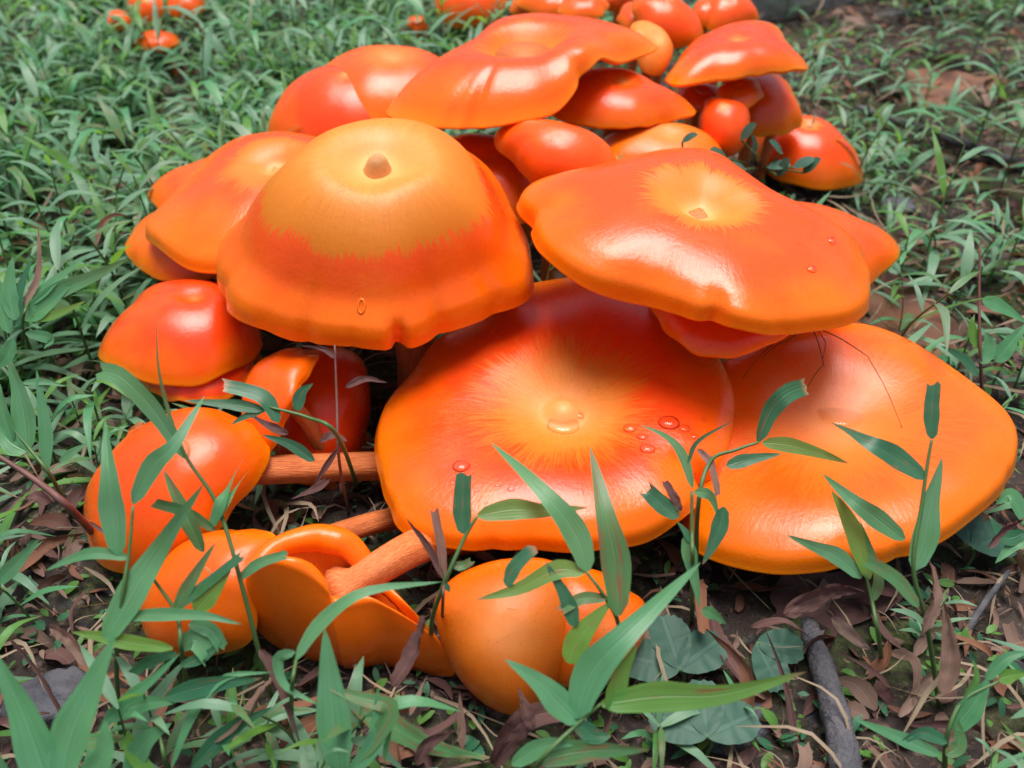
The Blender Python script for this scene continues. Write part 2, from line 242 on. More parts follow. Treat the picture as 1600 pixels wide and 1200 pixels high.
# ------------------------------------------------------------------ materials
def mat_cap():
    t = NT('mushroom_cap_skin')
    d = t.sep(t.attr('swirl', out='Vector')); s = d[2]
    pos = t.objpos()
    blotch = t.noise(pos, 38, 3, .5)
    fib_v = t.comb(t.math('MULTIPLY', d[0], 15), t.math('MULTIPLY', d[1], 15), t.math('MULTIPLY', s, 3.2))
    fib = t.noise(fib_v, 2.2, 4, .62)
    fine_v = t.comb(t.math('MULTIPLY', d[0], 60), t.math('MULTIPLY', d[1], 60), t.math('MULTIPLY', s, 9))
    fine = t.noise(fine_v, 1.6, 3, .6)
    coarse_v = t.comb(t.math('MULTIPLY', d[0], 1.6), t.math('MULTIPLY', d[1], 1.6), s)
    coarse = t.noise(coarse_v, 1.4, 2, .5)
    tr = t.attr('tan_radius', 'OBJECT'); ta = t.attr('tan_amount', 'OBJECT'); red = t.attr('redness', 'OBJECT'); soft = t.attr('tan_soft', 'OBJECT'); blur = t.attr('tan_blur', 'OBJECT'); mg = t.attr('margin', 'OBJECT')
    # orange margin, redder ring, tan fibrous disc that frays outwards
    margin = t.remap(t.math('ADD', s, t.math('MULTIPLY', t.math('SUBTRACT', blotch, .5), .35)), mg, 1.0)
    ring = t.mix(red, (.95, .140, .003), (.88, .058, .004))  # deep red end: skin tone plus shade painted in for the flat wet cap
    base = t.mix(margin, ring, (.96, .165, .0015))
    base = t.mix(t.math('MULTIPLY', t.remap(blotch, .5, .75), .35), base, (.96, .165, .003))
    base = t.mix(t.math('MULTIPLY', t.remap(fine, .55, .8), .13), base, (.78, .085, .003))
    edge = t.math('ADD', s, t.math('ADD', t.math('MULTIPLY', t.math('SUBTRACT', fib, .5), t.math('MULTIPLY', soft, 2.2)), t.math('MULTIPLY', t.math('SUBTRACT', coarse, .5), t.math('MULTIPLY', soft, 1.2))))
    lo = t.math('SUBTRACT', tr, blur); hi = t.math('ADD', tr, blur)
    disc = t.math('MULTIPLY', t.remap(edge, lo, hi, 1.0, 0.0), ta)
    base = t.mix(t.remap(s, .90, 1.0), base, (.98, .225, .0015))
    tanc = t.mix(t.remap(fine, .35, .7), (.80, .285, .034), (.64, .185, .013))
    tanc = t.mix(t.remap(t.math('DIVIDE', s, tr), .45, 1.0), tanc, (.68, .185, .004))
    tanc = t.mix(t.math('MULTIPLY', t.remap(t.math('DIVIDE', s, tr), .05, .55, 1.0, 0.0), .75), tanc, (.88, .47, .16))  # paler centre: highlight round the crater painted into the tan
    base = t.mix(disc, base, tanc)
    speck = t.noise(pos, 900, 2, .5)
    base = t.mix(t.math('MULTIPLY', t.remap(speck, .68, .76), .5), base, (.22, .045, .01))
    bruise = t.noise(pos, 150, 4, .7, .6)
    base = t.mix(t.math('MULTIPLY', t.remap(bruise, .66, .76), .45), base, (.50, .075, .008))
    t.set(Base_Color=base)
    wet = t.noise(pos, 60, 3, .5)
    rough = t.math('ADD', t.math('ADD', .23, t.math('MULTIPLY', disc, .22)), t.math('MULTIPLY', t.remap(wet, .35, .7), .14))
    t.set(Roughness=rough, Specular_IOR_Level=.2, Subsurface_Weight=.28, Subsurface_Radius=(.012, .0035, .0006), Subsurface_Scale=.8,
          Coat_Weight=.55, Coat_Roughness=t.math('ADD', .20, t.math('MULTIPLY', disc, .25)))
    h = t.math('ADD', t.math('MULTIPLY', fib, .7), t.math('ADD', t.math('MULTIPLY', fine, .35), t.math('MULTIPLY', t.noise(pos, 95, 5, .6), .9)))
    micro = t.math('ADD', t.math('MULTIPLY', t.noise(pos, 480, 4, .65), 1.0), h)
    bn = t.bump(micro, .15, .0011); t.l.new(bn.outputs[0], t.b.inputs['Coat Normal'])
    return t.m
def mat_gill():
    t = NT('mushroom_gill'); d = t.sep(t.attr('swirl', out='Vector'))
    v = t.comb(t.math('MULTIPLY', d[0], 40), t.math('MULTIPLY', d[1], 40), t.math('MULTIPLY', d[2], 1))
    n = t.noise(v, 2, 3)
    t.set(Base_Color=t.mix(n, (.72, .17, .010), (.88, .30, .03)), Roughness=.6, Subsurface_Weight=.15, Subsurface_Radius=(.008, .002, .0005), Subsurface_Scale=.6)
    return t.m
def mat_stem():
    t = NT('mushroom_stem'); d = t.sep(t.attr('swirl', out='Vector'))
    v = t.comb(t.math('MULTIPLY', d[0], 9), t.math('MULTIPLY', d[1], 9), t.math('MULTIPLY', d[2], 2.5))
    n = t.noise(v, 2, 4, .6); p = t.noise(t.objpos(), 70, 3)
    c = t.mix(t.remap(n, .3, .7), (.58, .11, .022), (.82, .27, .075))
    c = t.mix(t.math('MULTIPLY', t.remap(p, .55, .75), .5), c, (.45, .10, .03))
    t.set(Base_Color=c, Roughness=.55, Subsurface_Weight=.12, Subsurface_Radius=(.008, .002, .0005), Subsurface_Scale=.6)
    t.bump(n, .5, .0015)
    return t.m
def mat_knob():
    t = NT('umbo_skin'); n = t.noise(t.objpos(), 500, 3)
    t.set(Base_Color=t.mix(n, (.52, .23, .075), (.72, .38, .15)), Roughness=.6); t.bump(n, .4, .0005)
    return t.m
def mat_leaf(name, c1, c2, c3, rib, trans, spots=.0, rough=.36, veins=.30):
    t = NT(name); d = t.sep(t.attr('leafuv', out='Vector')); u, v = d[0], d[1]
    r = t.rand(); pos = t.objpos()
    vein = t.noise(t.comb(t.math('MULTIPLY', u, 16), t.math('MULTIPLY', v, 1.2), r), 1.0, 2, .5)
    big = t.noise(pos, 45, 3)
    c = t.mix(r, c1, c2)
    c = t.mix(t.math('MULTIPLY', t.remap(big, .4, .7), .6), c, c3)
    c = t.mix(t.math('MULTIPLY', t.remap(vein, .4, .65), veins), c, tuple(x*.6 for x in c1))
    mid = t.remap(t.math('ABSOLUTE', t.math('SUBTRACT', u, .5)), .015, .05, 1.0, 0.0)
    c = t.mix(t.math('MULTIPLY', mid, .28), c, rib)
    if spots:
        st = t.noise(t.comb(t.math('MULTIPLY', u, 5), t.math('MULTIPLY', v, 2.2), t.math('MULTIPLY', r, 9)), 1.3, 4, .65)
        c = t.mix(t.remap(st, .62-spots, .72-spots), c, (.23, .12, .06))
        tip = t.math('MULTIPLY', t.remap(v, .90, .99), t.remap(r, .3, .6))
        c = t.mix(tip, c, (.33, .22, .12))
    t.set(Base_Color=c, Roughness=rough, Specular_IOR_Level=.5 if rough < .5 else .3)
    t.bump(t.math('ADD', t.math('MULTIPLY', vein, veins*3), t.math('MULTIPLY', mid, -.8)), .35, .0006)
    tr = t.add('ShaderNodeBsdfTranslucent'); t.put(tr.inputs['Color'], t.mix(.5, c, tuple(min(1, x*2.2) for x in (c1[0]*1.5, c1[1]*1.2, c1[2]*.5))))
    mx = t.add('ShaderNodeMixShader'); mx.inputs[0].default_value = trans
    t.l.new(t.b.outputs[0], mx.inputs[1]); t.l.new(tr.outputs[0], mx.inputs[2]); t.l.new(mx.outputs[0], t.out.inputs['Surface'])
    return t.m
def mat_simple(name, c1, c2, scale, rough, bump=.4, dist=.002, stretch=None):
    t = NT(name); p = t.objpos()
    if stretch:
        q = t.sep(p); p = t.comb(*[t.math('MULTIPLY', q[i], stretch[i]) for i in range(3)])
    n = t.noise(p, scale, 5, .62); n2 = t.noise(p, scale*4, 3, .6)
    c = t.mix(t.remap(n, .32, .68), c1, c2); c = t.mix(t.math('MULTIPLY', n2, .5), c, tuple(x*.45 for x in c1))
    t.set(Base_Color=c, Roughness=rough); t.bump(t.math('ADD', n, t.math('MULTIPLY', n2, .6)), bump, dist)
    return t.m
def mat_ground():
    t = NT('woodland_soil'); p = t.objpos()
    n = t.noise(p, 26, 6, .65); n2 = t.noise(p, 140, 5, .7); n3 = t.noise(p, 9, 4, .6); n4 = t.noise(p, 55, 4, .6)
    c = t.mix(t.remap(n, .35, .65), (.018, .014, .013), (.060, .044, .038))
    c = t.mix(t.remap(n2, .52, .68), c, (.17, .12, .10))
    c = t.mix(t.math('MULTIPLY', t.remap(n4, .60, .72), .7), c, (.085, .09, .115))
    c = t.mix(t.math('MULTIPLY', t.remap(n3, .46, .62), t.remap(n2, .38, .6)), c, (.055, .085, .020))
    t.set(Base_Color=c, Roughness=.9, Specular_IOR_Level=.25)
    t.bump(t.math('ADD', n2, n), .9, .006)
    return t.m
MAT = dict(cap=mat_cap(), gill=mat_gill(), stem=mat_stem(), knob=mat_knob(), ground=mat_ground(),
    leaf=mat_leaf('grass_leaf_green', (.085, .29, .125), (.12, .335, .14), (.115, .32, .18), (.20, .42, .27), .30, .0),
    small=mat_leaf('small_grass_leaf', (.125, .27, .155), (.17, .33, .18), (.16, .31, .22), (.24, .40, .28), .30, .0, .42, .18),
    straw=mat_leaf('dry_straw', (.30, .23, .15), (.40, .32, .23), (.24, .17, .11), (.42, .34, .26), .15, .0, .7),
    leafy=mat_leaf('grass_leaf_yellowish', (.13, .33, .05), (.10, .30, .08), (.16, .34, .08), (.26, .44, .20), .40, .02),
    leafs=mat_leaf('grass_leaf_spotted', (.07, .23, .09), (.09, .25, .09), (.13, .23, .08), (.22, .38, .20), .28, .10),
    leafd=mat_leaf('grass_leaf_dark', (.038, .155, .070), (.045, .18, .085), (.04, .17, .10), (.13, .28, .18), .24, .03),
    dry=mat_leaf('dry_leaf_brown', (.21, .13, .098), (.31, .21, .165), (.15, .085, .065), (.38, .27, .21), .18, .0, .72),
    drydark=mat_leaf('dry_leaf_purple_brown', (.115, .056, .050), (.17, .088, .078), (.08, .04, .037), (.28, .17, .15), .12, .0, .72),
    oak=mat_leaf('fallen_leaf_brown', (.20, .085, .045), (.25, .11, .06), (.13, .07, .07), (.30, .17, .10), .10, .0, .7),
    broad=mat_leaf('broad_leaf_greygreen', (.042, .115, .075), (.05, .13, .09), (.06, .14, .10), (.12, .24, .18), .22, .0, .5, .06),
    gstem=mat_simple('grass_stem_green', (.07, .15, .04), (.10, .20, .06), 120, .5, .1, .0005),
    dstem=mat_simple('dry_stem_red_brown', (.14, .055, .045), (.22, .10, .08), 90, .6, .3, .0008),
    bark=mat_simple('grey_bark', (.06, .06, .07), (.15, .145, .16), 60, .85, .9, .004, (1, 1, .25)),
    twig=mat_simple('twig_bark', (.045, .045, .05), (.14, .14, .15), 80, .8, .7, .002),
    timber=mat_simple('weathered_timber', (.27, .25, .24), (.48, .45, .43), 22, .85, .8, .006, (.12, 1, 1)),
    stone=mat_simple('dark_stone', (.06, .06, .075), (.13, .13, .15), 50, .75, .6, .003),
    spider=mat_simple('harvestman_body', (.03, .018, .012), (.07, .04, .025), 300, .5, .2, .0004))
def mat_water():
    t = NT('water'); fr = t.add('ShaderNodeFresnel'); fr.inputs['IOR'].default_value = 1.45
    tp = t.add('ShaderNodeBsdfTransparent'); gl = t.add('ShaderNodeBsdfGlossy'); gl.inputs['Roughness'].default_value = .04; tp.inputs['Color'].default_value = (1, .97, .95, 1)
    mx = t.add('ShaderNodeMixShader'); t.l.new(fr.outputs[0], mx.inputs[0]); t.l.new(tp.outputs[0], mx.inputs[1]); t.l.new(gl.outputs[0], mx.inputs[2]); t.l.new(mx.outputs[0], t.out.inputs['Surface'])
    return t.m
MAT['water'] = mat_water()
# ------------------------------------------------------------------ ground: one sheet out to the horizon, fine near the camera
def axis_coords(lo, hi, step, far):
    a = list(np.arange(lo, hi, step)); d = step; x = hi
    while x < far: d *= 1.35; x += d; a.append(x)
    d = step; x = lo; b = []
    while x > -far: d *= 1.35; x -= d; b.append(x)
    return np.array(b[::-1]+a)
_wr = np.random.RandomState(77)
_W = [(_wr.uniform(-1, 1, 2)*k, _wr.uniform(0, 6.28), .0042/(k/18)**.75) for k in np.geomspace(14, 260, 22)]
def ground_z(x, y):
    z = np.zeros_like(np.asarray(x, float))
    for (k, ph, a) in _W: z = z + a*np.sin(k[0]*x+k[1]*y+ph)
    return z*.8-.001
def build_ground():
    X = axis_coords(-.75, .75, .008, 120); Y = axis_coords(.10, 1.45, .008, 120)
    xx, yy = np.meshgrid(X, Y); zz = ground_z(xx, yy)
    fade = np.clip((3-np.hypot(xx, yy-.5))/2, 0, 1); zz *= fade
    V = np.stack([xx, yy, zz], -1).reshape(-1, 3)
    o = add_mesh('ground', V, grid_faces(len(Y), len(X), False), MAT['ground'])
    o['kind'] = 'structure'; o['label'] = 'dark woodland soil with moss and leaf litter'
build_ground()
# ------------------------------------------------------------------ tubes, leaves
def bezier(P, n):
    P = [np.asarray(p, float) for p in P]; t = np.linspace(0, 1, n)[:, None]
    while len(P) > 1: P = [a*(1-t)+b*t for a, b in zip(P[:-1], P[1:])]
    return P[0]
def spline(P, n):
    P = np.asarray(P, float); u = np.linspace(0, 1, len(P))
    if len(P) == 2: return P[0]+(P[1]-P[0])*np.linspace(0, 1, n)[:, None]
    return np.stack([hermite(u, P[:, i], np.linspace(0, 1, n)) for i in range(3)], 1)
def tube(path, rad, sides=6, cap=True):
    path = np.asarray(path, float); n = len(path); rad = np.broadcast_to(rad, (n,))
    tan = np.gradient(path, axis=0); tan /= np.linalg.norm(tan, axis=1)[:, None]+1e-12
    ref = np.array([0.31, .77, .2]); V = []
    a = np.cross(tan[0], ref); a /= np.linalg.norm(a)
    for i in range(n):
        a = a-tan[i]*(a@tan[i]); a /= np.linalg.norm(a); b = np.cross(tan[i], a)
        for k in range(sides):
            f = 2*math.pi*k/sides; V.append(path[i]+rad[i]*(math.cos(f)*a+math.sin(f)*b))
    F = grid_faces(n, sides, True)
    if cap: F += [tuple(range(sides))[::-1], tuple(range((n-1)*sides, n*sides))]
    return np.array(V), F
def leaf_mesh(ctrl, width, facing=None, tip='p', nv=12, nu=5, fold=.16, twist=0.0, rag=0):
    """lance-shaped blade along a curve; returns verts, faces, leafuv"""
    path = spline(ctrl, nv)
    tan = np.gradient(path, axis=0); tan /= np.linalg.norm(tan, axis=1)[:, None]+1e-12
    if facing is None: facing = np.array([0, -.45, .9])
    facing = np.asarray(facing, float)
    t = np.linspace(0, 1, nv)
    if tip == 'p': w = np.clip(t/.05, .16, 1)**.6*(np.clip(np.minimum(1, .55+t*1.6), 0, 1))*np.clip((1-t)/.62, 0, 1)**.72
    elif tip == 'c': w = np.clip(t/.06, .16, 1)**.6*np.clip(.5+t*1.4, 0, 1)*(1-.25*t)
    else: w = np.clip(np.sin(np.pi*np.clip(t*.96+.02, 0, 1)), .05, 1)**.6
    w = np.maximum(w, .015)*width*.5
    V, U = [], []
    rr = random.Random(int(abs(path.sum())*1e6) % 99991)
    for i in range(nv):
        s = np.cross(tan[i], facing); ln = np.linalg.norm(s); s = s/(ln+1e-9); nrm = np.cross(s, tan[i])
        an = twist*t[i]
        s2 = s*math.cos(an)+nrm*math.sin(an); n2 = np.cross(s2, tan[i])
        wav = .05*width*math.sin(i*1.3+rr.random()*.5)
        for j in range(nu):
            q = 2*j/(nu-1)-1
            p = path[i]+s2*q*w[i]+n2*(fold*w[i]*abs(q)**1.2+wav*abs(q)*.5)
            if tip == 'c' and i == nv-1: p = p+tan[i]*width*rr.uniform(-.25, .25)
            if rag: p = p+n2*width*rr.uniform(-.12, .12)*rag
            V.append(p); U.append((j/(nu-1), t[i], 0))
    return np.array(V), grid_faces(nv, nu, False), np.array(U)
def add_leaf(name, V, F, U, mat, parent, org):
    return add_mesh(name, V-org, F, mat, parent, vecs={'leafuv': U})
# ------------------------------------------------------------------ mushrooms
TAN = dict(A=(.62, 1, .11, .55), B=(.34, .95, .20, .7), C=(.42, .85, .24, 1.0), D=(.55, .55, .30, .55), E=(.42, .75, .16, .7), K=(.10, .6, .2, .9), L=(.34, .9, .14, .8),
    F=(.08, .3, .1, 1), H=(.1, .4, .2, .75), J=(.6, .55, .35, .15), J2=(.4, .3, .3, .2), S=(.20, .7, .1, .85), R=(.15, .5, .2, .9), T5=(1.2, .9, .2, .2), M=(.15, .5, .2, .8), P=(.8, .5, .3, .3),
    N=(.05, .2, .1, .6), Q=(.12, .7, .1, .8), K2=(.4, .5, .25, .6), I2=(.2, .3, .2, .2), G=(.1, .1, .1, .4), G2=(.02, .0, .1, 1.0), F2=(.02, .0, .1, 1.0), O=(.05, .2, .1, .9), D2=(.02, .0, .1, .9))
STEM = dict(H=[(-.02, .365, 0), (-.06, .345, .026), (-.105, .332, .03)], I2=[(-.03, .335, 0), (-.055, .315, .022), (-.085, .285, .035)],
    J=[(-.004, .30, 0), (-.006, .285, .03)], J2=[(.02, .30, 0), (.022, .28, .03)])
LABEL = dict(
 A='large bell-shaped orange mushroom with furry tan top and small brown knob',
 B='broad wavy-edged orange mushroom with frayed tan navel, right of the bell-shaped one',
 C='flat wet red-orange mushroom with tan centre and water drops on its cap',
 D='wide dish-shaped orange mushroom with harvestman legs and a wet hollow on its cap',
 D2='shaded red-orange mushroom squeezed under the broad wavy-edged cap',
 B2='orange mushroom whose pointed edge peeks out behind the broad wavy-edged cap',
 E='orange mushroom with pale navel tucked behind the left of the bell-shaped cap',
 E2='smooth orange mushroom edge directly beneath the pale-navelled cap, beside the soil',
 E3='orange mushroom sliver rising behind the pale-navelled cap, touched by a grass blade',
 F='glossy red-orange conical mushroom with pinched top, by the dark soil',
 F2='deep red shaded mushroom hidden under the glossy conical cap',
 G='tilted orange mushroom with curled rim in the hollow under the bell-shaped cap',
 G2='dark red shaded dome standing in for the underside of the curled-rim cap',  # extra dome added in place of the curled-rim cap's shaded gill side
 H='smooth domed orange mushroom leaning on a sideways stem behind tall grass stems',
 I='upturned folded orange mushroom showing its gills and thick stem, lying in grass',
 I2='lobed orange mushroom behind grass blades, against the upturned folded one',
 J='rounded yellow-orange mushroom with faint streaks, under the wet flat cap',
 J2='red-orange mushroom pressed against the rounded streaked one, behind grass leaves',
 K='glossy domed red-orange mushroom with white highlight, behind the pale-navelled cap',
 K2='orange mushroom rising behind the glossy domed one with white highlight',
 L='large folded funnel-like orange mushroom with brown hollow, behind the bell-shaped cap',
 M='smooth pointed orange mushroom under the folded edge of the funnel-like cap',
 N='small nose-shaped orange mushroom between the funnel-like and broad wavy caps',
 O='shaded orange mushroom in the gap behind the bell-shaped cap',
 P='flat orange mushroom half shaded under the smooth pointed cap, touched by a small leaf',
 Q='small pinched goblet-like orange mushroom beside small round leaves',
 R='smooth cone-shaped orange mushroom with straight lower edge at the back of the clump',
 R2='orange mushroom half shaded beneath the smooth cone-shaped one',
 S='round orange mushroom with tiny knob, standing in grass apart from the clump',
 T1='orange mushroom behind grass blades, beyond the large funnel-like cap',
 T2='orange mushroom just beyond the rim of the large funnel-like cap',
 T3='tiny round orange mushroom between two larger ones behind the funnel-like cap',
 T4='red-orange domed mushroom behind the curled pale mushroom',
 T5='curled pale cream-orange mushroom beside the tip of the funnel-like cap',
 T6='red-orange mushroom peeking over the smooth cone-shaped cap, near the timber',
 U1='small orange mushroom standing alone in far grass, leftmost of its little clump',
 U2='pale orange mushroom in the middle of the far grass clump',
 U3='pinkish orange mushroom at the right of the far grass clump',
 U4='red-orange low mushroom half buried by grass before the far clump',
 U5='tiny orange mushroom in grass beside the mushroom beyond the funnel-like cap',
 W1='shaded red-orange mushroom low between the cone-shaped and pointed caps',
 W2='orange mushroom wedged between two red-orange domes behind the cone-shaped cap',
 W3='orange mushroom crowded between the funnel-like rim and the curled pale mushroom',
 W4='orange mushroom edge rising right behind the rim of the funnel-like cap',
 W5='small shaded orange mushroom between the cone-shaped cap and the lone round one',
 W6='shaded orange mushroom directly behind the pinched goblet-like one',
 W7='orange mushroom in the back row beside the one behind grass blades',
 V='tiny orange button mushroom behind the smooth domed cap')
CLUMP = 'mushrooms growing in the clump'
def rim_theta(c, px, py):
    T = np.linspace(0, 2*math.pi, 720, endpoint=False); q, _ = project(cap_points(c, [1.0], T)[0])
    return float(T[np.argmin(np.hypot(q[:, 0]-px, q[:, 1]-py))])
CREASE = dict(A=[((622, 522), .15, .040, .84), ((687, 520), .035, .06, .62), ((480, 530), .035, .05, .62), ((356, 465), .035, .06, .7), ((777, 490), .025, .06, .65), ((552, 541), .015, .03, .75), ((410, 525), .012, .05, .7)],
    B=[((1117, 496), .065, .055, .70), ((817, 352), .045, .07, .8), ((1364, 425), .04, .08, .8), ((1060, 492), .015, .05, .75), ((1222, 519), .015, .05, .75)],
    C=[((1100, 760), .12, .07, .66), ((765, 860), .03, .05, .75), ((600, 800), .02, .06, .8)], L=[((735, 200), .06, .05, .40), ((905, 112), .07, .12, .6), ((700, 203), .03, .05, .6)], D=[((1315, 890), .025, .05, .8), ((1405, 875), .025, .05, .8), ((1580, 755), .015, .05, .8)])
def stem_mesh(path, r0, r1):
    n = len(path); sides = 20; u = np.linspace(0, 1, n)
    rad = r0+(r1-r0)*u; rad = rad*(1+.9*np.clip((u-.86)/.14, 0, 1)**2+.25*np.clip((.15-u)/.15, 0, 1))
    V, F = tube(path, rad, sides)
    th = np.tile(np.linspace(0, 2*math.pi, sides, endpoint=False), n); uu = np.repeat(u, sides)
    sw = np.stack([np.cos(th), np.sin(th), uu*6], 1)
    ax = np.repeat(path, sides, 0)
    V = ax+(V-ax)*(1+.05*np.sin(th*5+uu*3)+.03*np.sin(th*9))[:, None]
    return V, F, sw
def build_mushroom(k):
    c = dict(CAPS[k]); C = np.array(c['C']); n = np.array(c['n']); n /= np.linalg.norm(n); R = c['R']
    c['crease'] = [(rim_theta(c, *p), a, w, s0) for (p, a, w, s0) in CREASE.get(k, [])]
    CAPS[k] = c
    far = C[1] > .7
    nt, ns = (64, 18) if far else ((176, 44) if R > .06 else (112, 32))
    under = C-n*R*.10
    if k in STEM: ctrl = [np.array(p) for p in STEM[k]]+[C-n*R*.55, C-n*R*.08]
    else:
        kk = .86 if C[1] < .6 else .97; bx = C[0]*kk+.02*(1-kk); by = C[1]+(.012 if C[1] < .6 else .004)
        base = np.array([bx, by, 0.0]); ctrl = [base, base+[0, 0, C[2]*.45], C-n*R*.7, C-n*R*.12]
    ctrl[0] = ctrl[0]+[0, 0, float(ground_z(ctrl[0][0], ctrl[0][1]))-.006]
    org = ctrl[0]
    name = 'orange_mushroom'
    root = thing(name, LABEL[k], 'mushroom', org, CLUMP if k[0] != 'U' else 'mushrooms in the far grass')
    T = np.linspace(0, 2*math.pi, nt, endpoint=False); S = np.concatenate([np.linspace(.012, .9, ns-8), np.linspace(.915, 1, 8)])
    rows = [cap_points(c, S, T)]
    th = .024 if R > .05 else .045
    for (dr, sh) in ((.3, 1.004), (.7, .998), (1.0, .98), (1.1, .95)): rows.append(cap_points(c, [1.0], T, drop=dr*th, shrink=sh))
    P = np.concatenate(rows, 0); nr = P.shape[0]
    sv = np.concatenate([S, [1.02, 1.03, 1.04, 1.05]])
    sw = np.stack([np.broadcast_to(np.cos(T), (nr, nt)), np.broadcast_to(np.sin(T), (nr, nt)), np.broadcast_to(sv[:, None], (nr, nt))], -1).reshape(-1, 3)
    V = np.concatenate([P.reshape(-1, 3), cap_points(c, [0.0], [0.0])[0]])-org
    F = grid_faces(nr, nt, True)+[(nr*nt, (j+1) % nt, j) for j in range(nt)]
    cap = add_mesh('cap', V, [f[::-1] if len(f) == 4 else f[::-1] for f in F], MAT['cap'], root, vecs={'swirl': np.concatenate([sw, [[0, 0, 0]]])})
    tr, ta, so, rd = TAN.get(k, (.08, .3, .15, .6))
    cap['tan_radius'], cap['tan_amount'], cap['tan_soft'], cap['redness'] = float(tr), float(ta), float(so), float(rd)
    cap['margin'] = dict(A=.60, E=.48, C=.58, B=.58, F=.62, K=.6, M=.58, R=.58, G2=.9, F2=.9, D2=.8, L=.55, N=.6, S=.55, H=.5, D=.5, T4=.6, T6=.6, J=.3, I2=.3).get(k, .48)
    cap['tan_blur'] = dict(A=.022, B=.045, C=.15, D=.22, E=.08, J=.3, J2=.3, P=.25, K2=.2, L=.12).get(k, .05)
    # gills: ridged underside
    ng = nt if not far else 64; Tg = np.linspace(0, 2*math.pi, ng, endpoint=False); ridge = (np.arange(ng) % 2)*.03
    rr = []
    for s_, dr, sh in ((1.0, th*1.05, .955), (.93, th*1.35, .96), (.8, th*1.8, .97), (.6, th*2.5, .97), (.4, th*3.4, .97), (.16, th*5, .97)):
        q = cap_points(c, [s_], Tg, drop=dr, shrink=sh)[0]-n[None, :]*(ridge*R*(0.2 if s_ == 1.0 else 1))[:, None]; rr.append(q)
    G = np.stack(rr)
    swg = np.stack([np.broadcast_to(np.cos(Tg), (6, ng)), np.broadcast_to(np.sin(Tg), (6, ng)), np.broadcast_to(np.arange(6)[:, None]/5., (6, ng))], -1).reshape(-1, 3)
    add_mesh('gills', G.reshape(-1, 3)-org, grid_faces(6, ng, True), MAT['gill'], root, smooth=False, vecs={'swirl': swg})
    path = bezier(ctrl, 16)
    r0 = max(.0035, R*(.17 if k in STEM else .14))
    V, F, sw = stem_mesh(path, r0, r0*.95)
    add_mesh('stem', V-org, F, MAT['stem'], root, vecs={'swirl': sw})
    return root, org
def umbo(root, org, k, size, hgt, mat='knob', dx=0, dy=0):
    c = CAPS[k]; fr = frame(c['n']); P0 = cap_points(c, [0.0], [0.0])[0][0]; R = size
    V, F = [], []; nr, nc = 8, 20
    for i in range(nr):
        a = (i/(nr-1))*math.pi*.5
        for j in range(nc):
            t = 2*math.pi*j/nc; w = 1+.06*math.sin(2*t+1)
            u_ = i/(nr-1); rr_ = R*max(0, 1-u_**2.6)**.62*(1+.30*(1-u_)**4); V.append(P0+fr@np.array([rr_*math.cos(t)*w+.12*R*u_, rr_*math.sin(t)*w, hgt*(u_**.9)-.12*hgt]))
    F = grid_faces(nr, nc, True)
    o = add_mesh('umbo', np.array(V)-org, F, MAT[mat], root, vecs={'swirl': np.tile([.3, .3, .01], (len(V), 1))})
    o['label'] = 'small brown knob at the centre of the cap' if mat == 'knob' else 'pale tan knob at the centre of the cap'
    if mat == 'cap': o['tan_radius'], o['tan_amount'], o['tan_soft'], o['redness'] = .5, 1.0, .01, .5
    return o
for k in CAPS:
    root, org = build_mushroom(k)
    if k == 'A': umbo(root, org, k, .0052, .0098)
    if k == 'A':
        fr = frame(CAPS[k]['n']); T_ = np.linspace(-2.2, -.9, 200); S_ = np.linspace(.6, 1, 120); P_ = cap_points(CAPS[k], S_, T_); q_, _d = project(P_.reshape(-1, 3))
        i_ = int(np.argmin(np.hypot(q_[:, 0]-565, q_[:, 1]-478))); pc = P_.reshape(-1, 3)[i_]; ii, jj = divmod(i_, len(T_))
        e1 = P_[min(ii+6, 119), jj]-P_[max(ii-6, 0), jj]; e1 /= np.linalg.norm(e1); e2 = P_[ii, min(jj+4, 199)]-P_[ii, max(jj-4, 0)]; e2 /= np.linalg.norm(e2)
        ring = np.array([pc+e1*.0030*math.cos(t)+e2*.0014*math.sin(t) for t in np.linspace(0, 2*math.pi, 25)])
        V, F = tube(ring, .0007, 8, False)
        o = add_mesh('pore', V-org, F, MAT['cap'], root, vecs={'swirl': np.tile([.3, .3, .8], (len(V), 1))}); o['label'] = 'small raised slit in the front of the cap'
        o['tan_radius'], o['tan_amount'], o['tan_soft'], o['redness'], o['tan_blur'] = .05, .0, .1, .3, .05; o['margin'] = .5
    if k == 'S': umbo(root, org, k, .0032, .0040)
